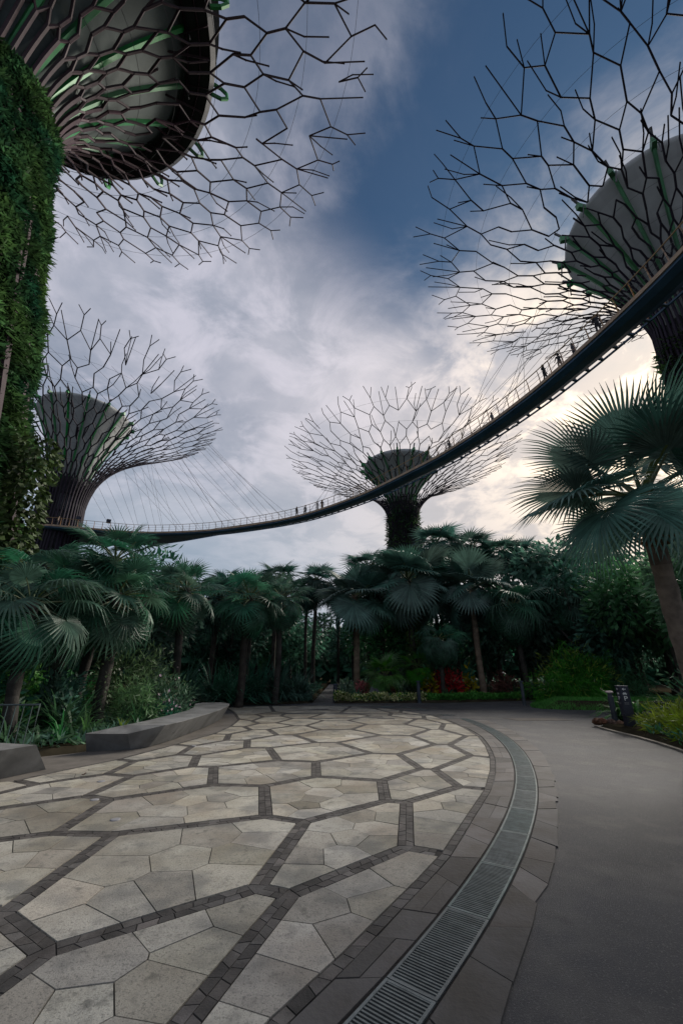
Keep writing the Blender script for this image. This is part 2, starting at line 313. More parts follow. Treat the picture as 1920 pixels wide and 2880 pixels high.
def inset(poly,ws):
    n=len(poly); out=[]
    for i in range(n):
        a,b,c=poly[i-1],poly[i],poly[(i+1)%n]
        d1=(b-a).normalized(); d2=(c-b).normalized(); n1=Vector((-d1.y,d1.x)); n2=Vector((-d2.y,d2.x))
        w1,w2=ws[i-1],ws[i]
        det=d1.x*d2.y-d1.y*d2.x
        if abs(det)<.08: out.append(b+n1*max(w1,w2)); continue
        p1=b+n1*w1; p2=b+n2*w2; e=p2-p1; t=(e.x*d2.y-e.y*d2.x)/det; out.append(p1+d1*t)
    return out
def inside(p,poly):
    c=False
    for i in range(len(poly)):
        a,b=poly[i],poly[i-1]
        if (a.y>p.y)!=(b.y>p.y) and p.x<(b.x-a.x)*(p.y-a.y)/(b.y-a.y)+a.x: c=not c
    return c
seamset={tuple(sorted(s)) for s in SEAMS}
pieces=[]     # (distance, kind, poly, z, tint)
base=MB()
bp=[VV[i] for i in BOUND[:-1]]
base.face([(p.x,p.y,-.011) for p in bp]) ; plaza=base.build('plaza',MT['grout'],kind='structure',label='round plaza of cream stones in charcoal brick seams')
for ci,f in enumerate(CELLS):
    poly=[VV[i] for i in f]; n=len(f)
    ws=[SEAM_H+.008 if tuple(sorted((f[i],f[(i+1)%n]))) in seamset else .004 for i in range(n)]
    cell=inset(poly,ws)
    if area(cell)<.1: continue
    cy=sum(p.y for p in cell)/n; A_=area(cell); k=(min(12,max(6,int(A_/.13))) if A_<3 else int(A_/.24)) if cy<13.5 else max(4,int(A_/.4))
    xs=[p.x for p in cell]; ys=[p.y for p in cell]; seeds=[]; best=0
    for _ in range(k):                      # best-candidate spread of seed points
        cand=None; cd=-1
        for _ in range(14):
            q=Vector((rnd(min(xs),max(xs)),rnd(min(ys),max(ys))))
            if not inside(q,cell): continue
            dd=min([(q-s).length for s in seeds] or [9])
            if dd>cd: cand,cd=q,dd
        if cand: seeds.append(cand)
    ctint=rnd(.93,1.06)
    for _ in range(6):                      # relax the seeds so the stones come out as even, hexagon-like pieces
        new=[]
        for s in seeds:
            p=cell
            for o in seeds:
                if o is not s and len(p)>2: nn=(o-s).normalized(); p=clip(p,nn,nn.dot((s+o)/2))
            new.append(s.lerp(sum(p,Vector((0,0)))/len(p),.95) if len(p)>2 else s)
        seeds=new
    for s in seeds:
        p=cell
        for o in seeds:
            if o is s: continue
            nn=(o-s); L=nn.length; nn=nn/L; p=clip(p,nn,nn.dot((s+o)/2)-.0042)
            if len(p)<3: break
        if len(p)<3 or area(p)<.004: continue
        c=sum(p,Vector((0,0)))/len(p)
        pieces.append(((c-Vector((0,1.5))).length,'paving_stone',p,rnd(-.002,.002),ctint*rnd(.74,1.14)))
def bricks(a,b,trim,rows,w,bl,kind='brick',off0=None):
    d=b-a; L=d.length-2*trim
    if L<.05: return
    d.normalize(); nn=Vector((-d.y,d.x)); a=a+d*trim
    for r in range(rows):
        o=(r-(rows-1)/2)*w if off0 is None else off0
        cnt=max(1,round(L/bl)); cuts=[0]+[(i+rnd(-.2,.2)+ (.25 if r else 0))/cnt*L for i in range(1,cnt)]+[L]; sk=[rnd(-.025,.025) for _ in cuts]; sk[0]=sk[-1]=0
        for i in range(len(cuts)-1):
            x0,x1=cuts[i]+.004,cuts[i+1]-.004
            if x1-x0<.012: continue
            q=[a+d*(x0-sk[i])+nn*(o-w/2+.003),a+d*(x1-sk[i+1])+nn*(o-w/2+.003),a+d*(x1+sk[i+1])+nn*(o+w/2-.003),a+d*(x0+sk[i])+nn*(o+w/2-.003)]
            c=(q[0]+q[2])/2; pieces.append(((c-Vector((0,1.5))).length,kind,q,rnd(-.0035,-.001),rnd(.7,1.35)))
for i,j in SEAMS: bricks(VV[i],VV[j],.05,2,SEAM_H,.115 if VV[i].y<12 else .2)
# fillers where three seams meet
deg={}
for i,j in SEAMS: deg.setdefault(i,[]).append(j); deg.setdefault(j,[]).append(i)
for i,l in deg.items():
    if len(l)<3: continue
    angs=sorted(math.atan2(VV[j].y-VV[i].y,VV[j].x-VV[i].x) for j in l); q=[]
    for a in angs:
        d=Vector((math.cos(a),math.sin(a))); nn=Vector((-d.y,d.x)); q+= [VV[i]+d*.046-nn*.07,VV[i]+d*.046+nn*.07]
    c=VV[i]; q.sort(key=lambda p:math.atan2(p.y-c.y,p.x-c.x)); pieces.append(((c-Vector((0,1.5))).length,'brick',q,-.0045,rnd(.7,1.1)))
# brick course round the outer edge of the cream stones
edge_end=BOUND.index(BOUND[-8]) if False else None
right=[VV[i] for i in BOUND]
outer=[]
for a,b in zip(BOUND,BOUND[1:]):
    pa,pb=VV[a],VV[b]
    if pa.x<-4.9 and pa.y<9 or pb.x<-5.3 or (pa.y<3 and pb.x<-.9): continue
    bricks(pa,pb,.0,1,.085,.13 if pa.y<12 else .25,off0=-.047)
# ring of slabs and the slot drain, on circles about RC
RC=Vector((-16.305,15.36)); RG=20.62
rp=sorted((math.atan2(p.y-RC.y,p.x-RC.x),(p-RC).length) for p in [VV[i] for i in BOUND[:27]])
ro=[(math.atan2(y-RC.y,x-RC.x),math.hypot(x-RC.x,y-RC.y)) for x,y in ((.35,2.1),(.73,2.74),(.83,2.91),(1.14,3.36),(1.43,3.82),(1.9,4.55),(2.36,5.36),(2.75,6.17),(3.5,7.8),(4.22,9.81),(4.77,12.13),(5.05,14.4),(5.1,16.2))]
def interp(t,a):
    if a<=t[0][0]: return t[0][1]
    for (a0,r0),(a1,r1) in zip(t,t[1:]):
        if a<=a1: return ll(r0,r1,(a-a0)/(a1-a0) if a1>a0 else 0)
    return t[-1][1]
def r_in(a): return interp(rp,a)+.092
def r_g(a): return min(RG,r_in(a)+.95)
def r_out(a): return min(interp(ro,a),r_g(a)+1.1)
def pol(r,a): return Vector((RC.x+r*math.cos(a),RC.y+r*math.sin(a)))
A0=math.atan2(1.6-RC.y,.0-RC.x+ -.8); A1=math.radians(24)
slabs=[]
for inner in (True,False):
    a=A0; sk=0.
    while a<A1:
        Lm=rnd(.30,.62)*(1.6 if a>.0 else 1); b=a+Lm/20.7; sk2=rnd(-.010,.010)
        for part in ([(0,1)] if (not inner or rnd(0,1)<.6) else [(0,.52),(.52,1)]):
            fa=(lambda x:r_in(x)+.006) if inner else (lambda x:r_g(x)+.325)
            fb=(lambda x:r_g(x)-.02) if inner else (lambda x:r_out(x)+rnd(-.02,.03))
            def pt(x,s,u):
                x2=x+s*(u-.5); return pol(ll(fa(x2),fb(x2),u),x2)
            u0,u1=part; g=.00022
            q=[pt(a+g,sk,u0),pt(a+g,sk,u1-(.012 if u1<1 else 0)),pt(b-g,sk2,u1-(.012 if u1<1 else 0)),pt(b-g,sk2,u0)]
            if area(q)<0: q.reverse()
            c=(q[0]+q[2])/2; slabs.append(((c-Vector((0,1.5))).length,'slab',q,rnd(-.002,.003),rnd(.72,1.25)))
        a=b; sk=sk2
pieces+=slabs
MATK=dict(paving_stone=MT['stone'],brick=MT['brick'],slab=MT['slab'])
for kind in MATK:
    L=sorted([p for p in pieces if p[1]==kind],key=lambda p:p[0]); rest=MB()
    for n,(d,k,poly,z,t) in enumerate(L):
        if n<300:
            m=MB(); c=sum(poly,Vector((0,0)))/len(poly); m.prism([p-c for p in poly],-.012,z,t); m.build(kind,MATK[kind],plaza,(c.x,c.y,0))
        else: rest.prism(poly,-.011,z,t)
    if rest.f: rest.build('distant_'+kind+'s' if kind!='slab' else 'distant_slabs',MATK[kind],plaza,kind='stuff')
# slot drain
a=A0; pit=MB(); N=120
for i in range(N):
    a0=ll(A0,A1,i/N); a1=ll(A0,A1,(i+1)/N)
    q=[pol(r_g(a0)-.02,a0),pol(r_g(a0)+.33,a0),pol(r_g(a1)+.33,a1),pol(r_g(a1)-.02,a1)]; pit.face([(p.x,p.y,-.0105) for p in q])
pit.build('drain_channel',MT['pit'],kind='structure',label='dark slot under the curved drain grates')
gi=0; a=A0
while a<A1:
    b=a+.90/20.7; t=thing('drain_grate','curved steel drain grate with fine cross bars set between slate slabs','drain grate',(0,0,0),0,'steel grates of the curved drain')
    am=(a+b)/2; r0=r_g(am); c=pol(r0+.15,am); t.location=(c.x,c.y,0); g=.0002
    fr=MB(); 
    for rr0,rr1 in ((.004,.022),(.288,.306)):
        for k in range(4):
            x0=ll(a+g,b-g,k/4); x1=ll(a+g,b-g,(k+1)/4)
            q=[pol(r_g(x0)+rr0,x0)-c,pol(r_g(x0)+rr1,x0)-c,pol(r_g(x1)+rr1,x1)-c,pol(r_g(x1)+rr0,x1)-c]; fr.prism(q,-.009,.003)
    for x in (a+g,b-g-.0008):
        q=[pol(r_g(x)+.022,x)-c,pol(r_g(x)+.288,x)-c,pol(r_g(x)+.288,x+.0008)-c,pol(r_g(x)+.022,x+.0008)-c]; fr.prism(q,-.009,.002)
    fr.build('frame',MT['grate'],t)
    br=MB(); nb=36
    for k in range(1,nb):
        x=ll(a,b,k/nb); dx=.00027
        q=[pol(r_g(x)+.022,x-dx)-c,pol(r_g(x)+.288,x-dx)-c,pol(r_g(x)+.288,x+dx)-c,pol(r_g(x)+.022,x+dx)-c]; br.prism(q,-.009,.0005,rnd(.85,1.1))
    br.build('cross_bars',MT['grate'],t,kind='stuff')
    a=b
# small round lights let into the stones, one fallen leaf, a cover in the asphalt
for x,y in ((-3.75,7.39),(-3.3,6.42),(-2.62,5.65),(-3.4,10.6),(-.17,14.4),(1.33,12.9),(3.2,15.2)):
    m=MB(); m.lathe([(.055,-.01),(.055,.005),(.045,.007),(.001,.007)],20); o=m.build('ground_light',MT['greyprint'],None,(x,y,0),smooth=True)
    tag(o,'small round white ground light set flush in a cream stone','ground light','round lights set in the cream paving')
m=MB()
for k in range(5):
    an=k*.7-1.4; m.leaf(Vector((0,0,.005)),Vector((math.cos(an),math.sin(an),.5)).normalized(),Vector((0,0,1)),.07,.035,rnd(.6,1.1))
tag(m.build('fallen_leaf',MT['maroon'],None,(-4.25,7.75,.004)),'curled dark red leaf fallen on the cream paving','fallen leaf')
m=MB(); cc=[(6.0,16.6),(7.9,16.7),(8.2,15.9),(6.2,15.8)]
m.prism([(x-7,y-16.2) for x,y in cc][::-1],-.02,.004); o=m.build('manhole_cover',MT['apron'],None,(7,16.2,-.012)); tag(o,'flat grey inspection cover sunk in the asphalt path','manhole cover')

# ---------------------------------------------------------------- bench and apron
ap=[VV[i] for i in BOUND if False]
sheet('bench_apron',[(-3.30,17.95),(-3.36,16.9),(-3.42,14.13),(-3.47,12.52),(-3.87,10.79),(-4.32,9.07),(-4.85,8.0),(-5.35,6.9),(-7.2,5.2),(-8.8,6),(-6.6,9),(-5.2,10.2),(-5.0,14),(-5.3,17.5),(-4.6,18.3),(-3.9,18.4)],-.0135,MT['apron'],'plain grey apron paving round the foot of the bench')
t=thing('curved_bench','long curved grey concrete bench with faceted end facing the plaza','bench',(-4.4,13.5,0))
O=Vector((-4.4,13.5,0))
prof=[]   # front base, front top, back top, back base
FB=[(-4.40,10.52),(-4.27,11.3),(-4.24,12.2),(-4.22,13.2),(-4.22,14.3),(-4.28,15.4),(-4.36,16.3),(-4.5,17.0),(-4.9,17.45)]
FT=[(-4.05,10.42),(-3.93,11.2),(-3.90,12.2),(-3.88,13.2),(-3.90,14.3),(-4.0,15.4),(-4.12,16.4),(-4.32,17.15),(-4.85,17.7)]
BT=[(-5.0,10.35),(-4.90,11.2),(-4.87,12.2),(-4.86,13.2),(-4.90,14.3),(-5.1,15.4),(-5.42,16.4),(-5.6,17.0),(-5.5,17.5)]
m=MB(); n=len(FB)
for i in range(n):
    m.v+=[tuple(Vector((*FB[i],-.012))-O),tuple(Vector((*FT[i],.45))-O),tuple(Vector((BT[i][0],BT[i][1],.45))-O),tuple(Vector((BT[i][0]+.02,BT[i][1],-.012))-O)]
for i in range(n-1):
    a=i*4; b=a+4
    for k in range(4): m.idx((a+k,a+(k+1)%4,b+(k+1)%4,b+k),1.)
m.idx([ (n-1)*4+k for k in range(4)])
ob=m.build('seat_body',MT['bench'],t); bv=ob.modifiers.new('soft_edges','BEVEL'); bv.width=.014; bv.segments=2; bv.limit_method='ANGLE'
m=MB()   # faceted end block
P0=Vector((-4.40,10.516,-.012)); P1=Vector((-4.05,10.416,.449)); P2=Vector((-5.0,10.346,.449)); P3=Vector((-4.98,10.346,-.012))
e0=Vector((-4.66,10.20,-.012)); e1=Vector((-4.66,9.93,.33)); e2=Vector((-5.48,9.75,.36)); e3=Vector((-5.50,9.97,-.012))
e4=Vector((-5.35,10.2,.44))
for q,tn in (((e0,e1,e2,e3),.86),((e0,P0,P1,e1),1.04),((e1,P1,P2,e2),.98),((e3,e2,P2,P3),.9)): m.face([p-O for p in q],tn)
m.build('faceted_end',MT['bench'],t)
t=thing('short_bench','short dark concrete bench block beside the steel barrier','bench',(-5.7,7.4,0)); O=Vector((-5.7,7.4,0))
FB=[(-5.22,8.28),(-5.50,7.55),(-5.95,6.55),(-6.6,5.4)]; FT=[(-5.12,7.72),(-5.30,7.22),(-5.70,6.35),(-6.35,5.2)]; BT=[(-6.15,8.0),(-6.45,7.4),(-6.9,6.7),(-7.3,5.9)]
m=MB(); n=4
for i in range(n): m.v+=[tuple(Vector((*FB[i],-.012))-O),tuple(Vector((*FT[i],.45))-O),tuple(Vector((*BT[i],.45))-O),tuple(Vector((BT[i][0]-.02,BT[i][1]+(.35 if i==0 else 0),-.012))-O)]
for i in range(n-1):
    for k in range(4): m.idx((i*4+k,i*4+(k+1)%4,i*4+4+(k+1)%4,i*4+4+k))
m.idx((3,2,1,0)); m.idx([(n-1)*4+k for k in range(4)]); m.build('seat_body',MT['bench'],t)
m=MB(); a,b=Vector((-5.66,7.33,.0))-O,Vector((-5.44,7.02,.452))-O
m.tube([a.lerp(b,.05)+Vector((.30,-.05,0)),b+Vector((-.03,.02,0))],.006,4); m.build('joint',MT['grout'],t)
# ================================================================ supertrees
random.seed(5)
def bez(p,t):
    a=(1-t)**3; b=3*t*(1-t)**2; c=3*t*t*(1-t); d=t**3
    return (a*p[0][0]+b*p[1][0]+c*p[2][0]+d*p[3][0], a*p[0][1]+b*p[1][1]+c*p[2][1]+d*p[3][1])
def supertree(label,c,base_r,neck_r,neck_z,R,Zr,Rf,zf,N,rad,seed,rodmat,plants,leaf,nfin=16,bare=0.,planttop=None,sides=5,angs=(0,2*PI),ringrad=.018,spread=.62,cell=1.0,fstart=.0,stemoff=.15,funmat='fabric',pexp=1.6):
    rng=random.Random(seed); U=rng.uniform
    t=thing('supertree',label,'supertree',(c[0],c[1],0))
    h=Zr-neck_z; BZ=[(neck_r,neck_z),(neck_r+.02*R,neck_z+.46*h),(neck_r+.40*(R-neck_r),neck_z+spread*h),(R,Zr)]
    def rt(z):
        s=min(1,max(0,z/neck_z)); return ll(base_r,neck_r,1-(1-s)**pexp)
    def S(u,th,off=0.):
        r,z=bez(BZ,min(u,1.0)) if u<=1 else (R+(u-1)*R*.9,Zr+(u-1)*h*.62)
        return (r*math.cos(th)+off*math.cos(th),r*math.sin(th)+off*math.sin(th),z)
    # core column
    m=MB(); m.lathe([(rt(z)*.86,z) for z in [neck_z*k/10 for k in range(11)]]+[(neck_r*.84,neck_z+h*(fstart+.03))],28); m.build('core_column',MT['core'],t,smooth=True)
    # funnel with green fins
    pr=[]; f0=neck_r*.84
    for k in range(13):
        s=k/12; pr.append((f0+(Rf-f0)*(.35*s+.65*s**1.9),ll(neck_z-.5+fstart*h,zf,s)))
    lip=[(Rf+.05,zf+.25),(Rf-.05,zf+.55),(Rf-.45,zf+.7),(Rf-1.2,zf+.55)]
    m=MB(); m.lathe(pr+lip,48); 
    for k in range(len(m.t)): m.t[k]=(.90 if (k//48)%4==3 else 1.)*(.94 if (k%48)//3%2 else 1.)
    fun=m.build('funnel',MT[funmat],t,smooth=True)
    fin=MB(); wd=.13*Rf/6
    for k in range(len(pr)-1):
        (r0,z0),(r1,z1)=pr[k],pr[k+1]
        for s_ in (-1,1): pass
        q=[]
        for r,z in ((r0,z0),(r1,z1)): q.append([(r-.02,-wd,z),(r+.22,-wd*.6,z-.05),(r+.22,wd*.6,z-.05),(r-.02,wd,z)])
        for a in range(3): fin.face([q[0][a],q[0][a+1],q[1][a+1],q[1][a]],.8 if a!=1 else 1.)
    r1,z1=pr[-1]; fin.box((r1+.25,0,z1+.25),(.8,wd*2.4,.5))
    fm=fin.mesh('funnel_rib',MT['green'])
    for k in range(nfin): put('funnel_rib',fm,fun,(0,0,0),(0,0,2*PI*(k+.5)/nfin))
    fl=MB(); fl.tube([(Rf+.2,0,zf+.3),(Rf+.9,0,zf+1.1)],.10,5); fl.tube([(Rf+.3,.25,zf+.2),(Rf+.55,.1,zf-1.1)],.05,4); fm=fl.mesh('floodlight_arm',MT['steel'])
    for k in range(nfin): put('floodlight_arm',fm,fun,(0,0,0),(0,0,2*PI*(k+.5)/nfin))
    # branching rods: stems climb the trunk and open into an uneven net of forks that ends in free tips
    NC=2*N; D=2*PI/NC; US=[.17,.25,.335,.425,.52,.62,.72,.82,.92]; NR=len(US)
    def rad_at(u): return ll(rad,rad*.52,min(1,u)**.8)
    node={}
    for a in range(NR):
        du=(US[a+1]-US[a]) if a<NR-1 else .10
        for b in range(NC):
            sg=1 if (a+b)%2==0 else -1
            node[a,b]=(US[a]+sg*du*U(.15,.32)+U(-.012,.012),(b+(U(-.26,.26) if a else 0))*D)
    def live(th):
        q=th%(2*PI); return angs[0]<=q<=angs[1] or angs[0]<=q-2*PI<=angs[1]
    for i in range(N):
        mb=MB()
        def seg(p,q,k=1.):
            (u0,t0),(u1,t1)=p,q
            if abs(t1-t0)>PI: t1+=2*PI*(1 if t1<t0 else -1)
            if u1<u0: u0,t0,u1,t1=u1,t1,u0,t0
            n=2 if u0<.4 else 1; pts=[S(ll(u0,u1,e/n),ll(t0,t1,e/n)) for e in range(n+1)]
            mb.tube(pts,[rad_at(ll(u0,u1,e/n))*k for e in range(n+1)],sides)
            p=Vector(pts[-1]); r=rad_at(u1)*.75; mb.tube([p-Vector((0,0,r)),p+Vector((0,0,r))],r,4)
        b0=2*i+1                                    # lower nodes of the first row sit on odd columns
        if not live(b0*D): continue
        tw=U(-.5,.5)*D*4; stem=[]; th=b0*D
        for k in range(8):
            z=neck_z*k/8; r=rt(z)+stemoff*(1-k/8)+.1; a=th+tw*(1-k/8); stem.append((r*math.cos(a),r*math.sin(a),z))
        u1,t1=node[0,b0]; stem+=[S(u1*e/4,ll(th,t1,e/4)) for e in range(5)]
        mb.tube(stem,[rad*1.15]*8+[rad*1.08]*5,sides)
        for b in (2*i,2*i+1):
            for a in range(NR):
                if rng.random()>(.12 if a<2 else .15): seg(node[a,b],node[a,(b+1)%NC],.86)
                if (a+b)%2==0:
                    if a<NR-1:
                        if rng.random()>.03: seg(node[a,b],node[a+1,b])
                    else:
                        u,t0=node[a,b]; e=U(1.02,1.07); m_=(u+U(.035,.06),t0+U(-.35,.35)*D)
                        seg((u,t0),m_,.9); seg(m_,(e,m_[1]+U(.25,.6)*D),.8)
                        if rng.random()<.75: seg(m_,(e+U(-.03,.03),m_[1]-U(.25,.6)*D),.8)
                elif a==NR-1 and rng.random()<.85:
                    u,t0=node[a,b]; seg((u,t0),(u+U(.08,.13),t0+U(-.4,.4)*D),.8)
                if a>2 and rng.random()<.42:            # loose twig standing into a cell
                    u,t0=node[a,b]; s_=rng.choice((-1,1)); m_=(min(1.04,u+U(.03,.05)),t0+s_*D*U(.3,.5)); seg((u,t0),m_,.75)
                    if rng.random()<.6: seg(m_,(min(1.05,m_[0]+U(.04,.07)),m_[1]+s_*D*U(-.15,.3)),.7)
        mb.build('branch',rodmat,t)
    # thin cables tying the branches together
    for k in range(8):
        u=.16+.80*k/7; mb=MB(); n=N*2
        pts=[S(u,a*2*PI/n,-.08) for a in range(n+1)]
        mb.tube(pts,ringrad,3,cap=False); mb.build('ring_cable',MT['steel'],t)
    # planting on the trunk
    if plants:
        mb=MB(); top=planttop or neck_z
        a0,a1=angs if plants.get('angs') is None else plants['angs']
        for k in range(plants['n']):
            z=top*U(0.02,1)**.9; th=U(a0,a1); r=rt(z)*.975
            nv=noise.noise(Vector((th*2.5*r/4,z*.45,seed))); thick=plants['thick']*(.55+.9*max(0,nv+.35))
            rr=r+U(.0,1)**.6*thick*(1-.7*(z/top)**3)
            p=Vector((rr*math.cos(th),rr*math.sin(th),z)); o=Vector((math.cos(th),math.sin(th),0)); tg=Vector((-o.y,o.x,0))
            d=(o*U(.2,1.)+tg*U(-.8,.8)+Vector((0,0,U(-.9,.55)))).normalized(); nn=(o*.3+Vector((U(-.5,.5),U(-.5,.5),1))).normalized()
            big=noise.noise(Vector((th*4,z*.8,seed+3)))>.12; L=leaf*U(.6,1.5)*(1.75 if big and rng.random()<.5 else 1.); mb.leaf(p,d,nn,L,L*(U(.16,.26) if big else U(.28,.5)),(.55+.75*rng.random())*(1+.9*nv)*(1.9 if noise.noise(Vector((th*6,z*1.1,seed+9)))>.28 else 1.),0,.12)
        mb.build('planting',MT['plantskin'],t,kind='stuff')
    return t,S
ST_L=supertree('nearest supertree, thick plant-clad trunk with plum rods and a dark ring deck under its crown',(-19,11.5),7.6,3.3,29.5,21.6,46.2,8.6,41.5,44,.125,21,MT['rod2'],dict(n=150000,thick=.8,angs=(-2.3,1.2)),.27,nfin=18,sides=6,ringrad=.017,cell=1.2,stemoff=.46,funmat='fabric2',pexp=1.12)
ST_M=supertree('middle supertree with dark vine-clad trunk rising beyond the bridge',(9.8,60),3.0,2.2,23.5,18.2,35.1,6.0,33.0,46,.10,8,MT['rod'],dict(n=11000,thick=.75),.42,ringrad=.013,cell=.78,fstart=.32,planttop=27.5)
ST_R=supertree('tall supertree behind the near bridge end, crown cut by the picture edge',(24.2,21.0),2.6,2.2,24.0,16.9,36.6,5.9,34.0,46,.09,31,MT['rod'],dict(n=9000,thick=.7),.32,planttop=22.5,ringrad=.011,cell=.92)
ST_F=supertree('far supertree with bare dark trunk where the bridge ends behind the planted trunk',(-45.5,60.5),3.9,3.2,26.5,22.0,46.6,7.2,43.2,46,.145,77,MT['rod'],None,.5,ringrad=.015,cell=1.0,fstart=.22)
# trunk of the far one: dark mesh panels and rods instead of plants
t=ST_F[0]; m=MB()
for k in range(18):
    a=2*PI*k/18
    if k%5==4: continue
    for z in range(4,30,3):
        r=3.25; m.face([(r*math.cos(x),r*math.sin(x),zz) for x,zz in ((a-.13,z),(a+.13,z),(a+.13,z+2.7),(a-.13,z+2.7))],rnd(.6,1.5))
m.build('mesh_panels',MT['darkpanel'],t,kind='stuff')
# pod of the nearest supertree
t=ST_L[0]
m=MB(); m.lathe([(7.2,41.6),(10.3,41.3),(10.6,41.7),(10.5,42.4),(9.6,42.4),(9.6,42.2)],64); m.build('pod_floor',MT['darkpanel'],t)
m=MB(); m.lathe([(9.6,42.4),(9.7,45.6),(10.4,46.0),(10.3,46.5),(2,47.2)],48); pod=m.build('pod_wall',MT['darkpanel'],t)
for k in range(24):
    a=2*PI*k/24
    if not -1.9<((a+PI)%(2*PI)-PI)<2.4: continue
    m=MB(); a0,a1=a+.02,a+.235
    m.face([(9.78*math.cos(x),9.78*math.sin(x),z) for x,z in ((a0,42.7),(a1,42.7),(a1,45.3),(a0,45.3))],rnd(.7,1.3))
    m.build('window',MT['glass'],pod)
for k in range(20):
    a=2*PI*(k+.4)/20; b=a+.16; m=MB()
    m.tube([(4.6*math.cos(a),4.6*math.sin(a),35.5),(7.5*math.cos(b),7.5*math.sin(b),40.2),(10.2*math.cos(b),10.2*math.sin(b),41.2)],.09,4)
    m.tube([(7.0*math.cos(b),7.0*math.sin(b),41.2),(10.3*math.cos(a),10.3*math.sin(a),41.15)],.06,4); m.build('floor_strut',MT['rod2'],t)
for rr in (8.0,8.8,9.6):
    m=MB(); m.tube([(rr*math.cos(2*PI*k/48),rr*math.sin(2*PI*k/48),41.25) for k in range(49)],.07,4,cap=False); m.build('floor_ring',MT['rod2'],t)
for k in range(9):
    a=-1.2+k*.42; m=MB(); c,s=math.cos(a),math.sin(a)
    m.tube([((10.5+q[0])*c,(10.5+q[0])*s,41.6+q[1]) for q in ((0,0),(.7,.1),(1.1,.55),(1.0,1.1),(.55,1.35),(-.2,1.35))],.14,5); m.build('deck_bracket',MT['green'],t)

# ================================================================ bridge between the supertrees
SKY=[(-52,60.5),(-48.5,58),(-44.6,56.7),(-39.2,58.2),(-31.5,60.2),(-22,59.4),(-14.7,57.1),(-7.7,53.9),(-3.0,50.6),(1.8,46.2),(4.4,43.2),(8.0,38.5),(10.2,35.4),(12.8,30.7),(14.7,26.3),(15.6,23.6),(16.3,21.2),(17.0,18.4),(17.5,15.9),(17.8,13.5),(18.0,10.0),(18.0,6.0)]
def catmull(P,n):
    P=[Vector(p) for p in P]; out=[]
    for i in range(len(P)-1):
        a,b,c,d=P[max(i-1,0)],P[i],P[i+1],P[min(i+2,len(P)-1)]
        for k in range(n):
            t=k/n; out.append(.5*((2*b)+(c-a)*t+(2*a-5*b+4*c-d)*t*t+(3*b-a-3*c+d)*t**3))
    out.append(P[-1]); return out
cv=catmull(SKY,12)
cum=[0]
for a,b in zip(cv,cv[1:]): cum.append(cum[-1]+(b-a).length)
SL=cum[-1]
def skyp(s):
    s=max(0,min(SL-1e-4,s)); i=bisect(cum,s)-1; f=(s-cum[i])/(cum[i+1]-cum[i]); p=cv[i].lerp(cv[i+1],f)
    i0=max(0,i-2); i1=min(len(cv)-1,i+3); d=(cv[i1]-cv[i0]).normalized(); return p,d,Vector((d.y,-d.x))     # normal points to the camera side
def width(s):
    p=skyp(s)[0]; return ll(2.2,9.0,max(0,min(1,(-20-p.x)/18))**1.2)
DZ=22.0
bridge=thing('aerial_walkway','long curving aerial walkway with dark underside and tan rails slung between supertrees','bridge',(0,50,DZ)); BO=Vector((0,50,DZ))
def near_sign():
    p,d,n=skyp(SL*.5); return 1 if n.dot(-p)>0 else -1
NS=near_sign()
def edge(s,off,z):   # off 0 = near edge, positive away from camera
    p,d,n=skyp(s); q=p-n*NS*off; return Vector((q.x,q.y,DZ+z))-BO
K=170
def strip(name,mat,prof,t=1.,n=K,wfun=False):
    """sweeps a closed profile of (offset,height) along the walkway; offsets past 1 count from the far edge"""
    m=MB(); k=len(prof)
    for i in range(n+1):
        s=SL*i/n; W=width(s)
        for o,z,far in prof: m.v.append(tuple(edge(s,o+(W if far else 0),z)))
    for i in range(n):
        for j in range(k): a=i*k+j; b=i*k+(j+1)%k; m.idx((a,b,b+k,a+k),t)
    return m.build(name,mat,bridge)
strip('deck',MT['deck'],[(.06,-.30,0),(.06,.02,0),(-.42,.02,1),(-.42,-.20,1),(-.95,-.42,1),(.5,-.48,0)])
strip('kerb_beam',MT['tan'],[(-.04,-.12,0),(-.04,.14,0),(.055,.14,0),(.055,-.12,0)])
strip('far_kerb_beam',MT['deck'],[(.05,-.12,1),(.05,.0,1),(.15,.0,1),(.15,-.12,1)])
strip('handrail',MT['tan'],[(-.20,1.16,0),(-.20,1.21,0),(-.14,1.21,0),(-.14,1.16,0)])
strip('far_handrail',MT['tan'],[(.10,1.16,1),(.10,1.21,1),(.16,1.21,1),(.16,1.16,1)])
for z in (.4,.78):
    strip('rail_wire',MT['steel'],[(-.08-.07*z,z,0),(-.08-.07*z,z+.018,0),(-.06-.07*z,z+.018,0),(-.06-.07*z,z,0)])
pm=MB(); pm.tube([(0,0,-.05),(.02,0,.35),(.06,0,.75),(.15,0,1.18)],[.05,.045,.04,.03],4); pmesh=pm.mesh('rail_post',MT['tan'])
cm=MB(); cm.box((0,0,.02),(.52,.16,.12)); cmesh=cm.mesh('cross_tie',MT['deck'])
s=.6
while s<SL-.5:
    for far in (0,1):
        p=edge(s,width(s) if far else 0,0); d=skyp(s)[1]; n=skyp(s)[2]*NS*(-1 if far else 1)
        put('rail_post',pmesh,bridge,p,(0,0,math.atan2(n.y,n.x)))
    put('cross_tie',cmesh,bridge,edge(s,width(s)-.18,-.08),(0,0,math.atan2(n.y,n.x)))
    s+=1.12
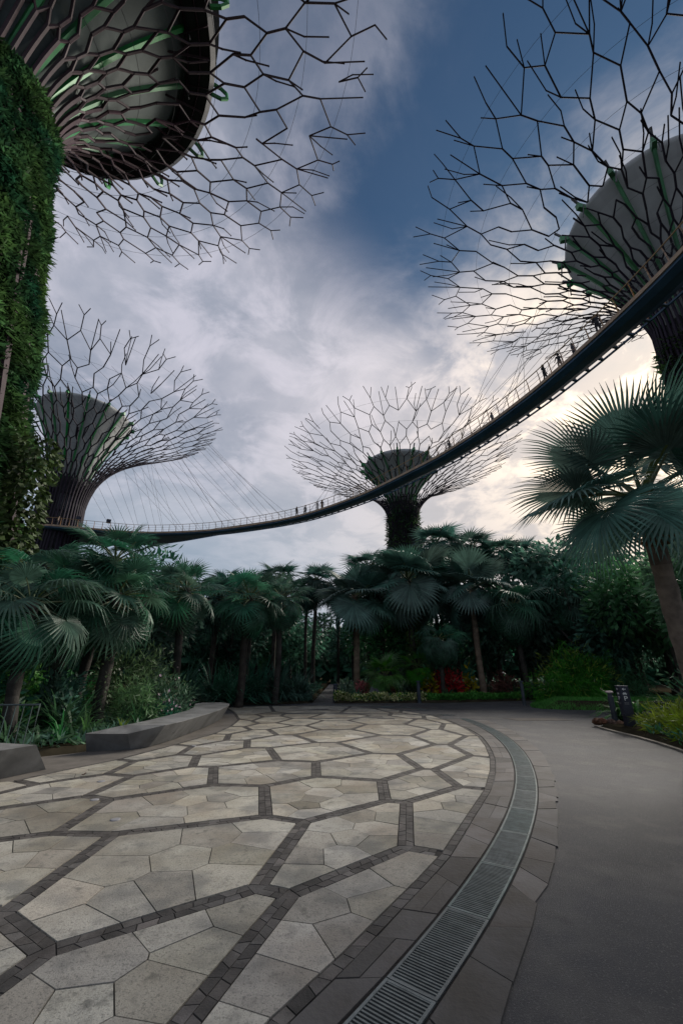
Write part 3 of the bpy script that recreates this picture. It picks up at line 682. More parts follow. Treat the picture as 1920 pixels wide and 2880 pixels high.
# suspension cables from the crowns
def cable(a,b):
    a=Vector(a)-BO; b=Vector(b); m=MB(); m.tube([a,b],.02,3,cap=False); m.build('suspension_cable',MT['steel'],bridge)
def s_at(x):
    best=min(range(300),key=lambda i:abs(skyp(SL*i/300)[0].x-x)); return SL*best/300
def s_aty(y):
    best=min(range(100,300),key=lambda i:abs(skyp(SL*i/300)[0].y-y)); return SL*best/300
def crown(ST,u,th): p=ST[1](u,th); o=ST[0].location; return (p[0]+o.x,p[1]+o.y,p[2])
random.seed(3)
for k in range(30):
    x=-36+29*k/29; th=ll(-1.5,.35,(k%10)/9)+rnd(-.05,.05); u=(.62,.74,.86)[k//10]; 
    cable(crown(ST_F,u,th),edge(s_at(x+rnd(-.6,.6)),rnd(-.1,1.8),.1))
for k in range(14):
    y=24+15*k/13; th=PI*.62+.5*(k%5)/4+rnd(-.1,.1); cable(crown(ST_R,(.5,.64,.78)[k%3],th),edge(s_aty(y),(-.1,1.9)[k%2],.1))
for k in range(7):
    x=-2.5-1.3*k; cable(crown(ST_M,.72,PI*1.12+.06*k),edge(s_at(x+4),rnd(0,1.8),.1))
# two dark speaker boxes clamped above the rail
for dx,(sx,oz) in enumerate(((-40.3,1.5),(-36.6,1.5))):
    s_=s_at(sx); p=edge(s_,.1,0)+BO; t=thing('speaker_box',('square dark speaker box above the walkway rail beside the far supertree trunk','square dark speaker box above the walkway rail, the one farther from the trunk')[dx],'speaker',(p.x,p.y,DZ+1.2),.6,'speaker boxes on the walkway rail')
    m=MB(); m.box((0,0,.30),(.62,.45,.55)); m.build('cabinet',MT['navy'],t); m=MB(); m.tube([(0,0,-.1),(0,0,.1)],.05,6); m.build('clamp',MT['steel'],t)

# ================================================================ people on the walkway
def person(name,label,p,rz,pose,mats,group='visitors on the walkway',h=1.7):
    """one skinned body; clothes by height, hair and face on the head"""
    a=pose; k=h/1.7
    J=[(0,0,.92),(0,0,1.12),(0,.01,1.36),(0,.01,1.47),(0,.02,1.56),(0,.03,1.66),
       (-.10,0,.88),(-.11,.02+a.get('lk',.0),.48),(-.11,-.04+a.get('lf',.05),.08),(-.11,.12+a.get('lf',.05),.03),
       (.10,0,.88),(.11,.02+a.get('rk',.0),.48),(.11,-.04+a.get('rf',-.05),.08),(.11,.12+a.get('rf',-.05),.03),
       (-.19,.0,1.38),(-.25,-.02+a.get('le',0),1.12),(-.25+a.get('lx',0),.06+a.get('lh',.05),.88+a.get('lz',0)),
       (.19,.0,1.38),(.25,-.02+a.get('re',0),1.12),(.25-a.get('rx',0),.06+a.get('rh',.05),.88+a.get('rz',0))]
    E=[(0,1),(1,2),(2,3),(3,4),(4,5),(0,6),(6,7),(7,8),(8,9),(0,10),(10,11),(11,12),(12,13),(2,14),(14,15),(15,16),(2,17),(17,18),(18,19)]
    Rr=[(.15,.11),(.13,.10),(.15,.10),(.055,.055),(.085,.10),(.075,.09),(.09,.09),(.065,.065),(.045,.045),(.04,.03),(.09,.09),(.065,.065),(.045,.045),(.04,.03),(.06,.06),(.045,.045),(.03,.035),(.06,.06),(.045,.045),(.03,.035)]
    me=bpy.data.meshes.new('body'); me.from_pydata(J,E,[]); o=bpy.data.objects.new('tmp',me); COL.objects.link(o)
    sk=o.modifiers.new('s','SKIN'); sk.use_smooth_shade=True
    for v,r in zip(me.skin_vertices[0].data,Rr): v.radius=r
    me.skin_vertices[0].data[0].use_root=True
    ss=o.modifiers.new('u','SUBSURF'); ss.levels=1
    dg=bpy.context.evaluated_depsgraph_get(); b=bpy.data.meshes.new_from_object(o.evaluated_get(dg)); bpy.data.objects.remove(o)
    b.materials.clear()
    for mm in (MT['skin'],mats[0],mats[1]): b.materials.append(mm)
    at=b.attributes.new('tint','FLOAT','FACE')
    at.data.foreach_set('value',[1.]*len(b.polygons))
    for f in b.polygons:
        z=f.center.z; x=abs(f.center.x)
        f.material_index=0 if z>1.47 or (x>.215 and z<1.0+a.get('lz',0)*.6) else (1 if z>.93 else 2)
    t=thing('person',label,'person',p,rz,group); t.scale=(k,k,k)
    put('body',b,t)
    m=MB(); m.lathe([(.001,1.765),(.06,1.75),(.10,1.69),(.108,1.62),(.098,1.55),(.06,1.50)],12,(0,.005),a0=PI*.95,a1=PI*2.05); m.build('hair',MT['hair'],t,smooth=True)
    return t
def on_deck(s,off): p=edge(s,off,.02)+BO; return p,math.atan2(skyp(s)[1].y,skyp(s)[1].x)
pd=[(s_at(-6.6),.55,0,dict(lk=.12,lf=.18,rf=-.22,lh=.12,rh=-.1),('cloth','cloth2'),'person in dark top walking left of the pair crossing the middle of the walkway'),
 (s_at(-5.6),.75,PI,dict(lk=.1,lf=.12,rf=-.14,rh=.16),('cloth2','cloth'),'person in greyish top just right of the pair at mid walkway'),
 (s_at(-3.7),.5,.3,dict(lf=.03,rf=-.02,lz=.3,lh=.25,lx=.1),('cloth2','cloth2'),'person in pale dress stopping at the rail with a companion'),
 (s_at(-3.2),.7,-.4,dict(lf=.02,rf=-.06,rz=.25,rh=.22),('cloth','cloth'),'person in black clothes turned towards a companion at the rail'),
 (s_aty(24.6),.35,.2,dict(lk=.1,lf=.14,rf=-.16,rz=.15,rh=.3),('cloth','cloth'),'person in dark jacket leaning on the rail, lowest of those by the right crown'),
 (s_aty(23.3),.45,2.6,dict(lf=.1,rf=-.1,lz=.25,lh=.25),('cloth','cloth3'),'person with long dark hair and tan trousers between two rail posts'),
 (s_aty(22.5),.75,.3,dict(lf=.05,rf=-.05),('cloth2','cloth'),'person seen only above the kerb beside the long haired visitor'),
 (s_aty(19.9),.30,-.5,dict(lf=.06,rf=-.04),('cloth','cloth'),'person in black standing highest along the walkway near the picture edge'),
 (s_aty(30.4),.9,.1,dict(lf=.05,rf=-.05),('cloth2','cloth'),'lone person half hidden behind the rail before the middle crown'),
 (s_aty(35.2),1.0,.1,dict(lf=.05,rf=-.05),('cloth','cloth2'),'lone person glimpsed through the rail above the middle crown edge'),
 (s_at(-43),.5,.4,dict(lf=.05,rf=-.05),('cloth3','cloth'),'person in orange brown top beside the far trunk')]
for i,(s_,off,da,pose,ms,lb) in enumerate(pd):
    p,a=on_deck(s_,off); person('person',lb,p,a-PI/2+da,pose,(MT[ms[0]],MT[ms[1]]),h=rnd(1.6,1.78))
# ================================================================ palms
random.seed(21)
def fan(nseg,R,pet,wid=2.5,split=.5,droop=.25,tipdroop=.3,cup=.18,arch=.2,pw=.022,rng=random,rag=.06,secs=4,tilt=0.):
    """a costapalmate fan leaf: petiole along +X, pleated segments radiating from its end"""
    m=MB(); U=rng.uniform
    pp=[(pet*k/5,0,-arch*pet*(k/5)**2) for k in range(6)]
    m.tube(pp,[pw*(1.5-.7*k/5) for k in range(6)],4,1.,mi=1)
    hub=Vector(pp[-1]); slope=-2*arch*.8-tilt
    da=2*wid/nseg; RT=Matrix.Rotation(-slope*.9,3,'Y')
    for i in range(nseg):
        a=-wid+(i+.5)*da; c,s=math.cos(a),math.sin(a)
        L=R*(.74+.26*math.cos(a*.62))*U(1-rag,1+rag); td=tipdroop*U(.5,1.5); pts=[]
        rr=[.03,split*.55,split,(split+1)/2,1.0] if secs==4 else [.03,split,1.0]
        for f in rr:
            r=L*f; hw=r*da*.5*1.04 if f<=split else L*split*da*.52*(1-((f-split)/(1-split))**1.3)+.002
            z=-droop*L*f*f+cup*r*(abs(s))*(.7 if c>-.3 else .4)
            if f>split: z-=td*L*((f-split)/(1-split))**2
            rs=r*(1-.15*td*(f>split)*(f-split)); sd=Vector((-s,c,0)); v0=Vector((c*rs,s*rs,z)); pts.append([hub+RT@q for q in (v0-sd*hw,v0+Vector((0,0,hw*.55)),v0+sd*hw)])
        t=U(.72,1.28)
        b=len(m.v)
        for q in pts: m.v.extend(tuple(x) for x in q)
        for k in range(len(pts)-1):
            o=b+3*k; m.idx((o,o+1,o+4,o+3),t*1.06); m.idx((o+1,o+2,o+5,o+4),t*.94)
    return m
FR={}
def fronds(key,mat,n,**kw):
    rng=random.Random(hash(key)%999 if False else sum(map(ord,key))); FR[key]=[fan(rng=rng,tilt=(-.15,.0,.15,.35,.6,.85)[i],**kw).mesh('frond',[mat,MT['petiole']]) for i in range(6)]
fronds('chusan',MT['palm'],7,nseg=26,R=.92,pet=.95,wid=2.45,split=.40,droop=.10,tipdroop=.20,cup=.14,arch=.22)
fronds('livi',MT['palm'],5,nseg=34,R=1.35,pet=1.25,wid=2.3,split=.45,droop=.15,tipdroop=.50,cup=.14,arch=.26)
fronds('bis',MT['palm2'],5,nseg=40,R=1.5,pet=1.1,wid=2.45,split=.66,droop=.14,tipdroop=.10,cup=.22,arch=.15,pw=.035,rag=.03)
fronds('big',MT['palm2'],6,nseg=58,R=1.55,pet=1.25,wid=2.4,split=.52,droop=.16,tipdroop=.10,cup=.16,arch=.14,pw=.035,rag=.03)
fronds('far',MT['palm3'],5,nseg=22,R=1.2,pet=.8,wid=2.1,split=.42,droop=.08,tipdroop=.18,cup=.15,arch=.25,secs=3,pw=.03)
fronds('small',MT['leafb'],3,nseg=22,R=.75,pet=.6,wid=2.0,split=.4,droop=.1,tipdroop=.2,cup=.15,arch=.1,secs=3)
FR['dead']=[]
for i in range(3):
    FR['dead'].append(fan(nseg=20,R=.75,pet=.8,wid=1.5,split=.3,droop=.3,tipdroop=.6,cup=.3,arch=.3,rng=random.Random(i),secs=3,tilt=1.2).mesh('frond',[MT['dead'],MT['dead']]))
def palm(label,x,y,tip,tr,kind,n,sc_,seed,group='fan palms of the grove',elev=(1.35,-.75),bend=.0,tmat='trunk',crown_az=None,z0=.08,name='fan_palm',extra=()):
    """tip = centre of the crown (x,y,z); trunk runs up to it from (x,y)"""
    rng=random.Random(seed); U=rng.uniform
    t=thing(name,label,'palm',(x,y,z0),0,group); b=Vector((tip[0]-x,tip[1]-y,tip[2]-z0)); m=MB()
    N=max(10,int(b.z*4)); pts=[];rad=[];tn=[]
    for k in range(N+1):
        f=k/N; e=f**(1+bend); pts.append((b.x*e+.03*math.sin(f*9+seed),b.y*e+.03*math.cos(f*7+seed),b.z*f-.12*(1-f))); rad.append(tr*(1.0+.25*(1-f)**6)*(1.06 if k%2 else .97)*U(.97,1.03)); tn.append(U(.75,1.2))
    m.tube(pts,rad,10,tn); m.build('trunk',MT[tmat],t,smooth=True)
    ms=FR[kind]
    for k in range(n):
        f=(k+.5)/n; el=ll(elev[0],elev[1],f**.85)+U(-.12,.12); az=k*2.39996+U(-.3,.3)
        if crown_az is not None and f>.25: az=crown_az+U(-1.9,1.9)
        s=sc_*U(.85,1.1)*(.8 if f<.12 else 1); o=put('frond',ms[max(0,min(5,int(f*6.4+U(-.9,.9))))],t,(b.x+.05*math.cos(az),b.y+.05*math.sin(az),b.z-.25*tr-.35*f*min(1,sc_)),None,s)
        o.rotation_euler=(Matrix.Rotation(az,3,'Z')@Matrix.Rotation(-el,3,'Y')@Matrix.Rotation(U(-.35,.35),3,'X')).to_euler()
    for k in range(0 if kind=='small' else rng.choice((1,2,3))):
        o=put('frond',FR['dead'][k],t,(b.x,b.y,b.z-.35),None,sc_*U(.7,1.)); az=U(0,6.28); o.rotation_euler=(Matrix.Rotation(az,3,'Z')@Matrix.Rotation(U(.7,1.1),3,'Y')).to_euler(); o['label']='dry brown hanging frond'
    for k,(az,el,s) in enumerate(extra):
        o=put('frond',ms[max(0,min(5,int((65-el)/26)))],t,(b.x,b.y,b.z),None,s); o.rotation_euler=(Matrix.Rotation(math.radians(az),3,'Z')@Matrix.Rotation(-math.radians(el),3,'Y')@Matrix.Rotation(U(-.3,.3),3,'X')).to_euler()
    return t
# left front
palm('leafy green fan palm at the left picture edge with drooping split leaves and dark trunk',-7.3,10.0,(-7.75,10.2,3.25),.14,'livi',28,.72,1,elev=(1.2,-1.0))
palm('green fan palm in front of the planted supertree trunk, tallest of the left cluster',-7.75,12.9,(-7.5,13.0,5.15),.13,'chusan',30,.92,2,elev=(1.5,-.7))
palm('green fan palm above the curved bench with broad splayed leaves on long stalks',-6.75,12.5,(-6.9,12.4,3.85),.16,'chusan',36,.98,3,elev=(1.5,-.85))
palm('leaning green fan palm with a black trunk left of the bench end',-7.9,12.0,(-8.25,12.4,4.1),.14,'chusan',30,.92,4,elev=(1.3,-.9))
palm('small green fan palm low against the vine trunk, behind the steel barrier',-10.6,14.0,(-10.7,14.0,4.7),.16,'livi',22,.95,41,elev=(1.3,-.9))
# left middle
palm('dark fan palm right of the tallest left palm, its leaf tips against the sky',-6.7,17.5,(-6.75,17.5,5.0),.15,'chusan',32,1.0,5,elev=(1.5,-.9))
palm('broad dusky fan palm standing left of the far plaza edge',-4.9,21.2,(-4.75,21,5.3),.17,'chusan',36,1.2,6,elev=(1.5,-1.0))
palm('dusky fan palm tucked close behind the broad one by the far plaza edge',-3.4,22.9,(-3.4,23,5.6),.15,'chusan',30,1.1,61,elev=(1.5,-1.0))
palm('tall dark fan palm left of the path, rounder of the two slim skyline palms',-5.3,33,(-5.2,33,8.9),.16,'far',28,1.15,7)
palm('slim tall fan palm by the path with a bare straight trunk before the sky gap',-2.2,33,(-2.1,33,8.7),.15,'far',28,1.2,8)
palm('slim second trunked fan palm just left of the bare straight one by the path',-2.9,34,(-2.9,34,7.9),.12,'far',20,1.0,81)
palm('thin fan palm right of the path gap with a bent crown',-.3,36,(-.2,36,8.0),.11,'far',18,.9,82)
# centre
palm('blue grey fan palm with pale straight trunk left of the centre bed',1.05,28.1,(.93,28,6.5),.2,'bis',20,1.2,9,elev=(1.5,-.6),tmat='trunk2')
palm('dark fan palm rising behind the pale trunked palm',2.4,37,(2.5,37,10.8),.17,'far',28,1.35,10)
palm('large blue grey fan palm with vine wrapped trunk under the middle supertree',4.78,28,(4.6,28,7.7),.22,'bis',22,1.42,12,elev=(1.5,-.7))
palm('tall dark fan palm right of the middle supertree trunk',8.3,34,(8.3,34,12.2),.18,'far',28,1.5,13)
palm('blue grey fan palm with leaning pale trunk right of the centre bed',8.95,27.8,(8.9,28,7.1),.19,'bis',20,1.27,14,elev=(1.5,-.6),tmat='trunk2',bend=.6)
palm('dark fan palm on the skyline, first right of the tall one',12.2,36,(12.2,36,12.4),.17,'far',28,1.4,15)
palm('dark fan palm on the skyline, second right of the tall one',14.2,34,(14.1,34,11.3),.17,'far',28,1.35,16)
palm('dark fan palm on the skyline, nearest left of the big foreground palm crown',17,36,(16.8,36,11.6),.17,'far',28,1.35,17)
palm('dark fan palm low on the right skyline behind the big foreground palm',19.8,35,(19.6,35,10.4),.17,'far',26,1.3,18)
palm('dark fan palm farthest right on the skyline',23,34,(23,34,10.0),.17,'far',26,1.3,181)
palm('broad fan palm with streaming split leaves over the right hand undergrowth',11.4,26.9,(11.3,27,5.7),.17,'livi',36,1.12,19,elev=(1.3,-1.0))
palm('second streaming fan palm beside the broad one, nearer the bamboo bush',14.6,27.4,(14.5,27.4,6.1),.17,'livi',32,1.1,20,elev=(1.2,-1.0))
palm('low light green fan palm between the two pale trunks',6.2,26.6,(6.1,26.5,3.6),.12,'livi',22,.75,22,elev=(1.2,-1.0))
palm('tall dark fan palm between the middle supertree trunk and the skyline row',10.3,38,(10.3,38,11.9),.17,'far',26,1.3,221)
palm('dark fan palm left of the middle supertree trunk in the second row',5.6,37,(5.6,37,9.6),.16,'far',26,1.2,222)
palm('dark fan palm at the back of the left grove',-8.2,27,(-8.2,27,6.4),.16,'far',28,1.3,223)
palm('dark fan palm at the back of the left grove near the path',-6.2,28,(-6.1,28,6.0),.16,'far',26,1.2,224)
for i,(x,y,h,lb) in enumerate(((-12.5,30,7.6,'dark fan palm in the second row above the left thicket'),(-9.8,33,8.3,'tall dark fan palm in the second row behind the broad dusky palm'),(-7.4,37,9.0,'slender dark fan palm showing between the two rounded skyline palms'),(.9,33,7.6,'dark fan palm filling the row right of the path gap'),(3.0,32,7.9,'dark fan palm behind the pale trunked palm of the centre bed'),(7.0,31,8.2,'dark fan palm between the two large blue grey palms'),(16,31.5,9.8,'dark fan palm of the right hand second row, the nearer one'),(20.6,32.5,9.4,'dark fan palm of the right hand second row, farther right'))):
    palm(lb,x,y,(x+.15,y,h),.14,'far',26,1.1+.05*(i%3),300+i)
# right front
palm('huge right foreground fan palm with thick leaning brown trunk and stiff blue grey leaves',7.75,9.6,(7.05,8.65,5.45),.205,'big',9,1.0,233,elev=(1.4,-.25),bend=.35,tmat='trunk2',name='big_fan_palm',extra=((-75,60,1.15),(-128,64,1.0),(168,50,1.05),(150,24,1.05),(178,8,1.1),(-165,-16,1.05),(-105,-24,.95),(-50,25,1.15),(-95,35,1.1)))
# small cycad like palm in the centre bed
palm('little bright green fan palm standing in the centre bed behind the cream ground cover',2.6,26.3,(2.6,26.3,1.5),.13,'small',22,1.25,24,elev=(1.5,-.2),z0=.12,name='dwarf_fan_palm',group='small palms in the bed')
palm('small olive fan palm right of the bright dwarf palm',4.9,27.6,(4.9,27.6,2.0),.1,'small',16,1.1,25,elev=(1.4,-.4),z0=.12,name='dwarf_fan_palm',group='small palms in the bed')

# ================================================================ shrubs and trees
def rand_dir(U):
    while True:
        v=Vector((U(-1,1),U(-1,1),U(-1,1)))
        if .05<v.length<1: return v.normalized()
def bush_mesh(n,rx,ry,rz,L,W,rng,hang=0.,shell=.55,lump=.35):
    m=MB(); U=rng.uniform; sd=U(0,99)
    for k in range(n):
        d=rand_dir(U); d.z=abs(d.z)*1.05-.05
        q=1+lump*noise.noise(d*2.2+Vector((sd,0,0)))*1.6
        f=U(shell,1)*q; p=Vector((d.x*rx*f,d.y*ry*f,max(.02,d.z*rz*f)))
        dr=(d*U(.3,1)+rand_dir(U)*.7+Vector((0,0,U(-.2,.4)-hang))).normalized()
        m.leaf(p,dr,(d+rand_dir(U)*.6).normalized(),L*U(.6,1.35),W*U(.7,1.3),U(.6,1.4),0,.15)
    return m
def shrub(label,x,y,mat,n,rx,ry,rz,L,W,seed,group='shrubs in the beds',hang=0.,z=.1,name='shrub',cat='shrub',stems=True,extra=None):
    rng=random.Random(seed); t=thing(name,label,cat,(x,y,z),0,group)
    bush_mesh(n,rx,ry,rz,L,W,rng,hang).build('foliage',MT[mat],t)
    if stems:
        m=MB()
        for k in range(5):
            a=k*1.3+seed; m.tube([(.05*math.cos(a),.05*math.sin(a),-.05),(rx*.4*math.cos(a),ry*.4*math.sin(a),rz*.6)],[.025,.012],4)
        m.build('stem',MT['bark'],t)
    if extra:
        em,cnt,eL,eW=extra; bush_mesh(cnt,rx*1.03,ry*1.03,rz*1.05,eL,eW,rng,shell=.95).build('flowers' if em=='pinkish' else 'young_leaves',MT[em],t)
    return t
def strap(label,x,y,mat,n,L,W,seed,group='strap leaved plants',z=.1,spread=1.,arch=1.,name='strap_plant',cat='plant',heads=1,area_=(0,0)):
    """clumps of long arching strap leaves"""
    rng=random.Random(seed); U=rng.uniform; t=thing(name,label,cat,(x,y,z),0,group); m=MB()
    for h in range(heads):
        cx,cy=(U(-1,1)*area_[0],U(-1,1)*area_[1])
        for k in range(n):
            a=U(0,2*PI); el=U(.35,1.35); l=L*U(.65,1.15); p=Vector((cx,cy,0)); d=Vector((math.cos(a)*math.cos(el)*spread,math.sin(a)*math.cos(el)*spread,math.sin(el))).normalized()
            pts=[]; q=p.copy(); dd=d.copy()
            for i in range(6):
                pts.append(q.copy()); q=q+dd*(l/5); dd=(dd+Vector((0,0,-arch*.33*U(.7,1.3)))).normalized()
                if q.z<.02: q.z=.02
            m.blade(pts,[W*.5,W*.55,W*.5,W*.4,W*.25,.004],Vector((-math.sin(a),math.cos(a),0)),U(.65,1.4))
    m.build('leaves',MT[mat],t); return t
# behind the bench
strap('bright green rosette plant at the foot of the left palms',-6.15,10.9,'leafb',34,.75,.05,1,arch=.8)
strap('dark green arching plant at the bench end',-6.35,10.3,'leafm',40,.8,.045,2,arch=1.1)
strap('grey green spiky plant behind the middle of the bench',-5.75,12.7,'leafm',60,.95,.035,3,arch=.6)
strap('light green rosette plant close against the bench back',-5.6,11.6,'lime',18,.5,.055,4,arch=.7)
strap('fern like clump left behind the steel barrier',-7.9,9.6,'leafm',60,.9,.05,5,arch=1.1,heads=3,area_=(.7,.4))
shrub('dense feathery green bush between the left palm trunks',-7.6,15.5,'leafb',2600,1.9,1.5,2.7,.30,.035,6,hang=.5)
shrub('dark green bush behind the bench with pink flower heads',-6.0,14.6,'leafm',1500,1.1,1.0,1.35,.22,.05,7,extra=('pinkish',26,.10,.07))
shrub('low dark shrub with pale pink leaves at the bench back',-5.5,13.7,'leafd',700,.55,.6,.75,.15,.05,8,extra=('pinkish',60,.11,.06))
shrub('mottled low shrub against the far part of the bench',-5.9,15.8,'leafd',900,.6,1.0,.8,.16,.06,9,extra=('cream',50,.09,.05))
shrub('glossy dark shrub behind the steel barrier at left',-9.2,10.4,'leafd',1500,1.6,1.2,2.0,.26,.10,10)
shrub('yellow green leafy bush deep between the leftmost palm trunks',-10.2,13.2,'leafb',1600,1.7,1.3,2.2,.26,.10,11)
shrub('mid green bush under the left palms',-8.6,13.3,'leafm',1500,1.4,1.0,1.5,.24,.09,12)
strap('tall green fern like clump in front of the left palm trunks',-7.1,11.6,'leafm',60,1.35,.055,111,arch=.9,heads=3,area_=(.5,.3))
shrub('leafy green bush hiding the trunk foot of the leftmost palm',-8.5,10.9,'leafb',1500,1.0,.7,1.5,.24,.07,112,hang=.2)
shrub('dark glossy bush between the two leaning left palm trunks',-7.7,12.0,'leafd',1300,.7,.6,1.5,.24,.08,113,hang=.1)
shrub('light green feathery bush right of the palm above the bench',-6.1,13.2,'leafb',1500,.75,.7,1.25,.26,.035,114,hang=.4)
# tall dark strap hedge left of the path
for i,(x,y,h,lb) in enumerate(((-6.9,19.6,1.9,'dark tall strap leaved clump right of the bench far end'),(-6.0,22.6,2.1,'dark tall strap leaved clump at the left start of the far plaza edge'),(-4.9,24.0,2.2,'dark tall strap leaved clump second along the far plaza edge'),(-3.7,24.5,2.0,'dark tall strap leaved clump third along the far plaza edge'),(-2.7,25.3,1.6,'dark shorter strap leaved clump nearest the path gap'))):
    strap(lb,x,y,'leafd',70,h*1.25,.075,30+i,group='dark strap clumps along the far edge',arch=.85,heads=3,area_=(.55,.35))
# low ground cover along the far edge
def ground_cover(name,label,poly,n,mats,L,W,h,z,seed,up=.3):
    rng=random.Random(seed); U=rng.uniform; pv=[Vector(p) for p in poly]; xs=[p.x for p in pv]; ys=[p.y for p in pv]; m=MB(); k=0
    while k<n:
        p=Vector((U(min(xs),max(xs)),U(min(ys),max(ys))))
        if not inside(p,pv): continue
        k+=1; d=rand_dir(U); d.z=abs(d.z)*.6+up; d.normalize()
        hh=h*(.6+.5*noise.noise(Vector((p.x*1.3,p.y*1.3,seed)))); m.leaf(Vector((p.x,p.y,z-.05+max(.08,hh)*U(.0,1))),d,(Vector((0,0,1))+rand_dir(U)*.6).normalized(),L*U(.6,1.4),W*U(.7,1.3),U(.6,1.4),rng.randrange(len(mats)) if len(mats)>1 else 0,.12)
    return m.build(name,[MT[q] for q in mats],None,kind='stuff',label=label)
ground_cover('ground_cover','low dark green ground cover along the far left plaza edge',[(-6.0,22.95),(-3.7,23.2),(-1.75,24.15),(-1.8,27),(-3,26),(-5.5,24.5),(-7,23.5)],5200,['leafd'],.20,.07,.50,.08,50)
ground_cover('variegated_ground_cover','cream and green variegated ground cover in the front of the centre bed',[(-.4,24.05),(1,24.1),(2.7,24.2),(4.7,24.5),(4.9,25.6),(3,25.4),(1.5,25.2),(-.2,25.4)],8200,['cream','lime','cream','leafm'],.16,.095,.56,.10,51)
ground_cover('green_ground_cover','fresh green ground cover right of the variegated patch',[(4.7,24.5),(6.7,24.75),(10.9,26.15),(11.5,27.6),(8,27),(5,26)],12000,['grass','leafb','grass'],.15,.05,.40,.12,52)
ground_cover('bed_undergrowth','mixed dark undergrowth filling the right bed',[(9.1,14.2),(8.6,12.6),(8.0,11.8),(7.75,11.2),(7.4,9.2),(7.6,8),(12,8),(14,15),(9.6,14.8)],5200,['leafd','leafm'],.20,.06,.3,.08,53)
ground_cover('left_undergrowth','dark undergrowth below the left palms',[(-6.4,9.2),(-5.5,10.3),(-5.2,12),(-5.2,14.6),(-5.7,16.6),(-6.6,17.8),(-11,18),(-12,9)],6000,['leafd','leafm'],.26,.07,.35,.08,54)
ground_cover('grove_undergrowth','dark undergrowth between the trunks of the far grove',[(-14,26),(-2,25.5),(-1.9,40),(-14,40)],5000,['leafd'],.5,.16,.9,.05,55)
ground_cover('centre_undergrowth','dark undergrowth between the trunks beyond the centre bed',[(-.1,27),(12,28),(22,33),(22,44),(-.1,44)],8000,['leafd','leafd','leafm'],.5,.16,1.0,.05,56)
# grass on the mound and the lawn strip
def lawn(name,label,poly,n,zf,hh,seed):
    rng=random.Random(seed); U=rng.uniform; pv=[Vector(p) for p in poly]; xs=[p.x for p in pv]; ys=[p.y for p in pv]; m=MB(); k=0
    while k<n:
        p=Vector((U(min(xs),max(xs)),U(min(ys),max(ys))))
        if not inside(p,pv): continue
        k+=1; a=U(0,2*PI); l=hh*U(.6,1.3); z=zf(p); q=Vector((p.x,p.y,z)); tx=Vector((math.cos(a),math.sin(a),0)); i=len(m.v)
        m.v.extend((tuple(q-tx*.012),tuple(q+tx*.012),tuple(q+Vector((U(-.06,.06),U(-.06,.06),l))))); m.idx((i,i+1,i+2),U(.55,1.45)*(1+.4*noise.noise(Vector((p.x*.8,p.y*.8,0)))))
    return m.build(name,MT['grass'],None,kind='stuff',label=label)
mdv=[Vector(p) for p in MD]
def mz(p):
    dm=9
    for i in range(len(mdv)):
        a,b=mdv[i-1],mdv[i]; e=b-a; f=max(0,min(1,(p-a).dot(e)/e.length_squared)); dm=min(dm,(p-a-e*f).length)
    return -.05+.37*min(1,dm/1.2)
lawn('mound_grass','short bright grass covering the low mound',[(9.47,22.35),(9.12,21.4),(9.2,20.6),(10.2,20.03),(11.74,19.68),(14,19.63),(17,20),(17,24),(12,25.4),(10.4,23.9)],26000,mz,.13,1)
# centre bed shrubs
shrub('red leaved shrub left of the dark rock in the centre bed',1.45,26.6,'red',900,.75,.6,.95,.20,.06,60,group='red shrubs in the centre bed')
shrub('red leaved shrub right behind the dark rock',2.95,27.5,'red',600,.6,.6,1.15,.20,.06,61,group='red shrubs in the centre bed')
shrub('wide red and maroon shrub right of the vine wrapped palm',6.6,27.5,'red',1500,1.35,.8,1.55,.22,.06,62,group='red shrubs in the centre bed')
shrub('brown maroon shrub beyond the lawn strip by the leaning palm',10.3,27.6,'maroon',1400,1.15,.9,1.45,.22,.06,63,group='red shrubs in the centre bed')
shrub('yellow leaved croton left of the wide red shrub',5.5,27.2,'yellow',110,.4,.35,1.7,.42,.15,64,group='yellow crotons in the bed')
shrub('yellow leaved croton right of the wide red shrub',8.05,27.3,'yellow',90,.38,.35,1.6,.42,.15,65,group='yellow crotons in the bed')
shrub('dull orange shrub low on the left of the path gap',-4.2,27.5,'maroon',700,.9,.7,1.1,.25,.08,66)
strap('broad blue green leafed plant in front of the wide red shrub',6.2,25.9,'leafm',26,.9,.10,67,arch=.7)
strap('dark agave like plant beside the cream ground cover',.9,24.9,'leafd',30,.75,.07,68,arch=.4)
strap('white flowering strap plant behind the dark rock',2.3,27.2,'leafm',40,1.1,.07,69,arch=.9)
strap('dark green leafy clump at the right end of the lawn strip',11.3,27.2,'leafm',70,1.0,.09,70,arch=1.,heads=3,area_=(.7,.4))
# right side
strapb=shrub('big rounded bamboo like bush above the grass mound',12.4,22.9,'leafb',8500,2.2,1.3,2.35,.34,.034,80,z=.25,hang=.8,extra=('lime',700,.3,.03))
shrub('smaller bamboo like bush on the right shoulder of the big one',14.6,22.6,'leafm',2600,1.3,1.1,1.75,.34,.032,81,z=.2,hang=.9)
strap('big clump of broad drooping strap leaves behind the sign post',9.75,14.75,'leafb',26,1.35,.10,82,arch=1.15,heads=4,area_=(.65,.35))
strap('strap leaved clump with pale edged leaves right of the sign post',10.7,14.0,'leafm',26,1.25,.08,83,arch=1.1,heads=3,area_=(.5,.4))
shrub('mottled pale and purple leaved shrub at the right picture edge',10.3,12.3,'leafm',500,.8,.8,1.1,.28,.07,84,extra=('cream',70,.24,.05))
strap('dark spiky palm lily clump at the foot of the big foreground palm',9.3,11.2,'leafd',70,1.5,.06,85,arch=.45,z=.4)
shrub('lime yellow feathery shrub right of the sign post',9.0,11.9,'lime',1900,.95,.9,.62,.26,.028,86,hang=.1)
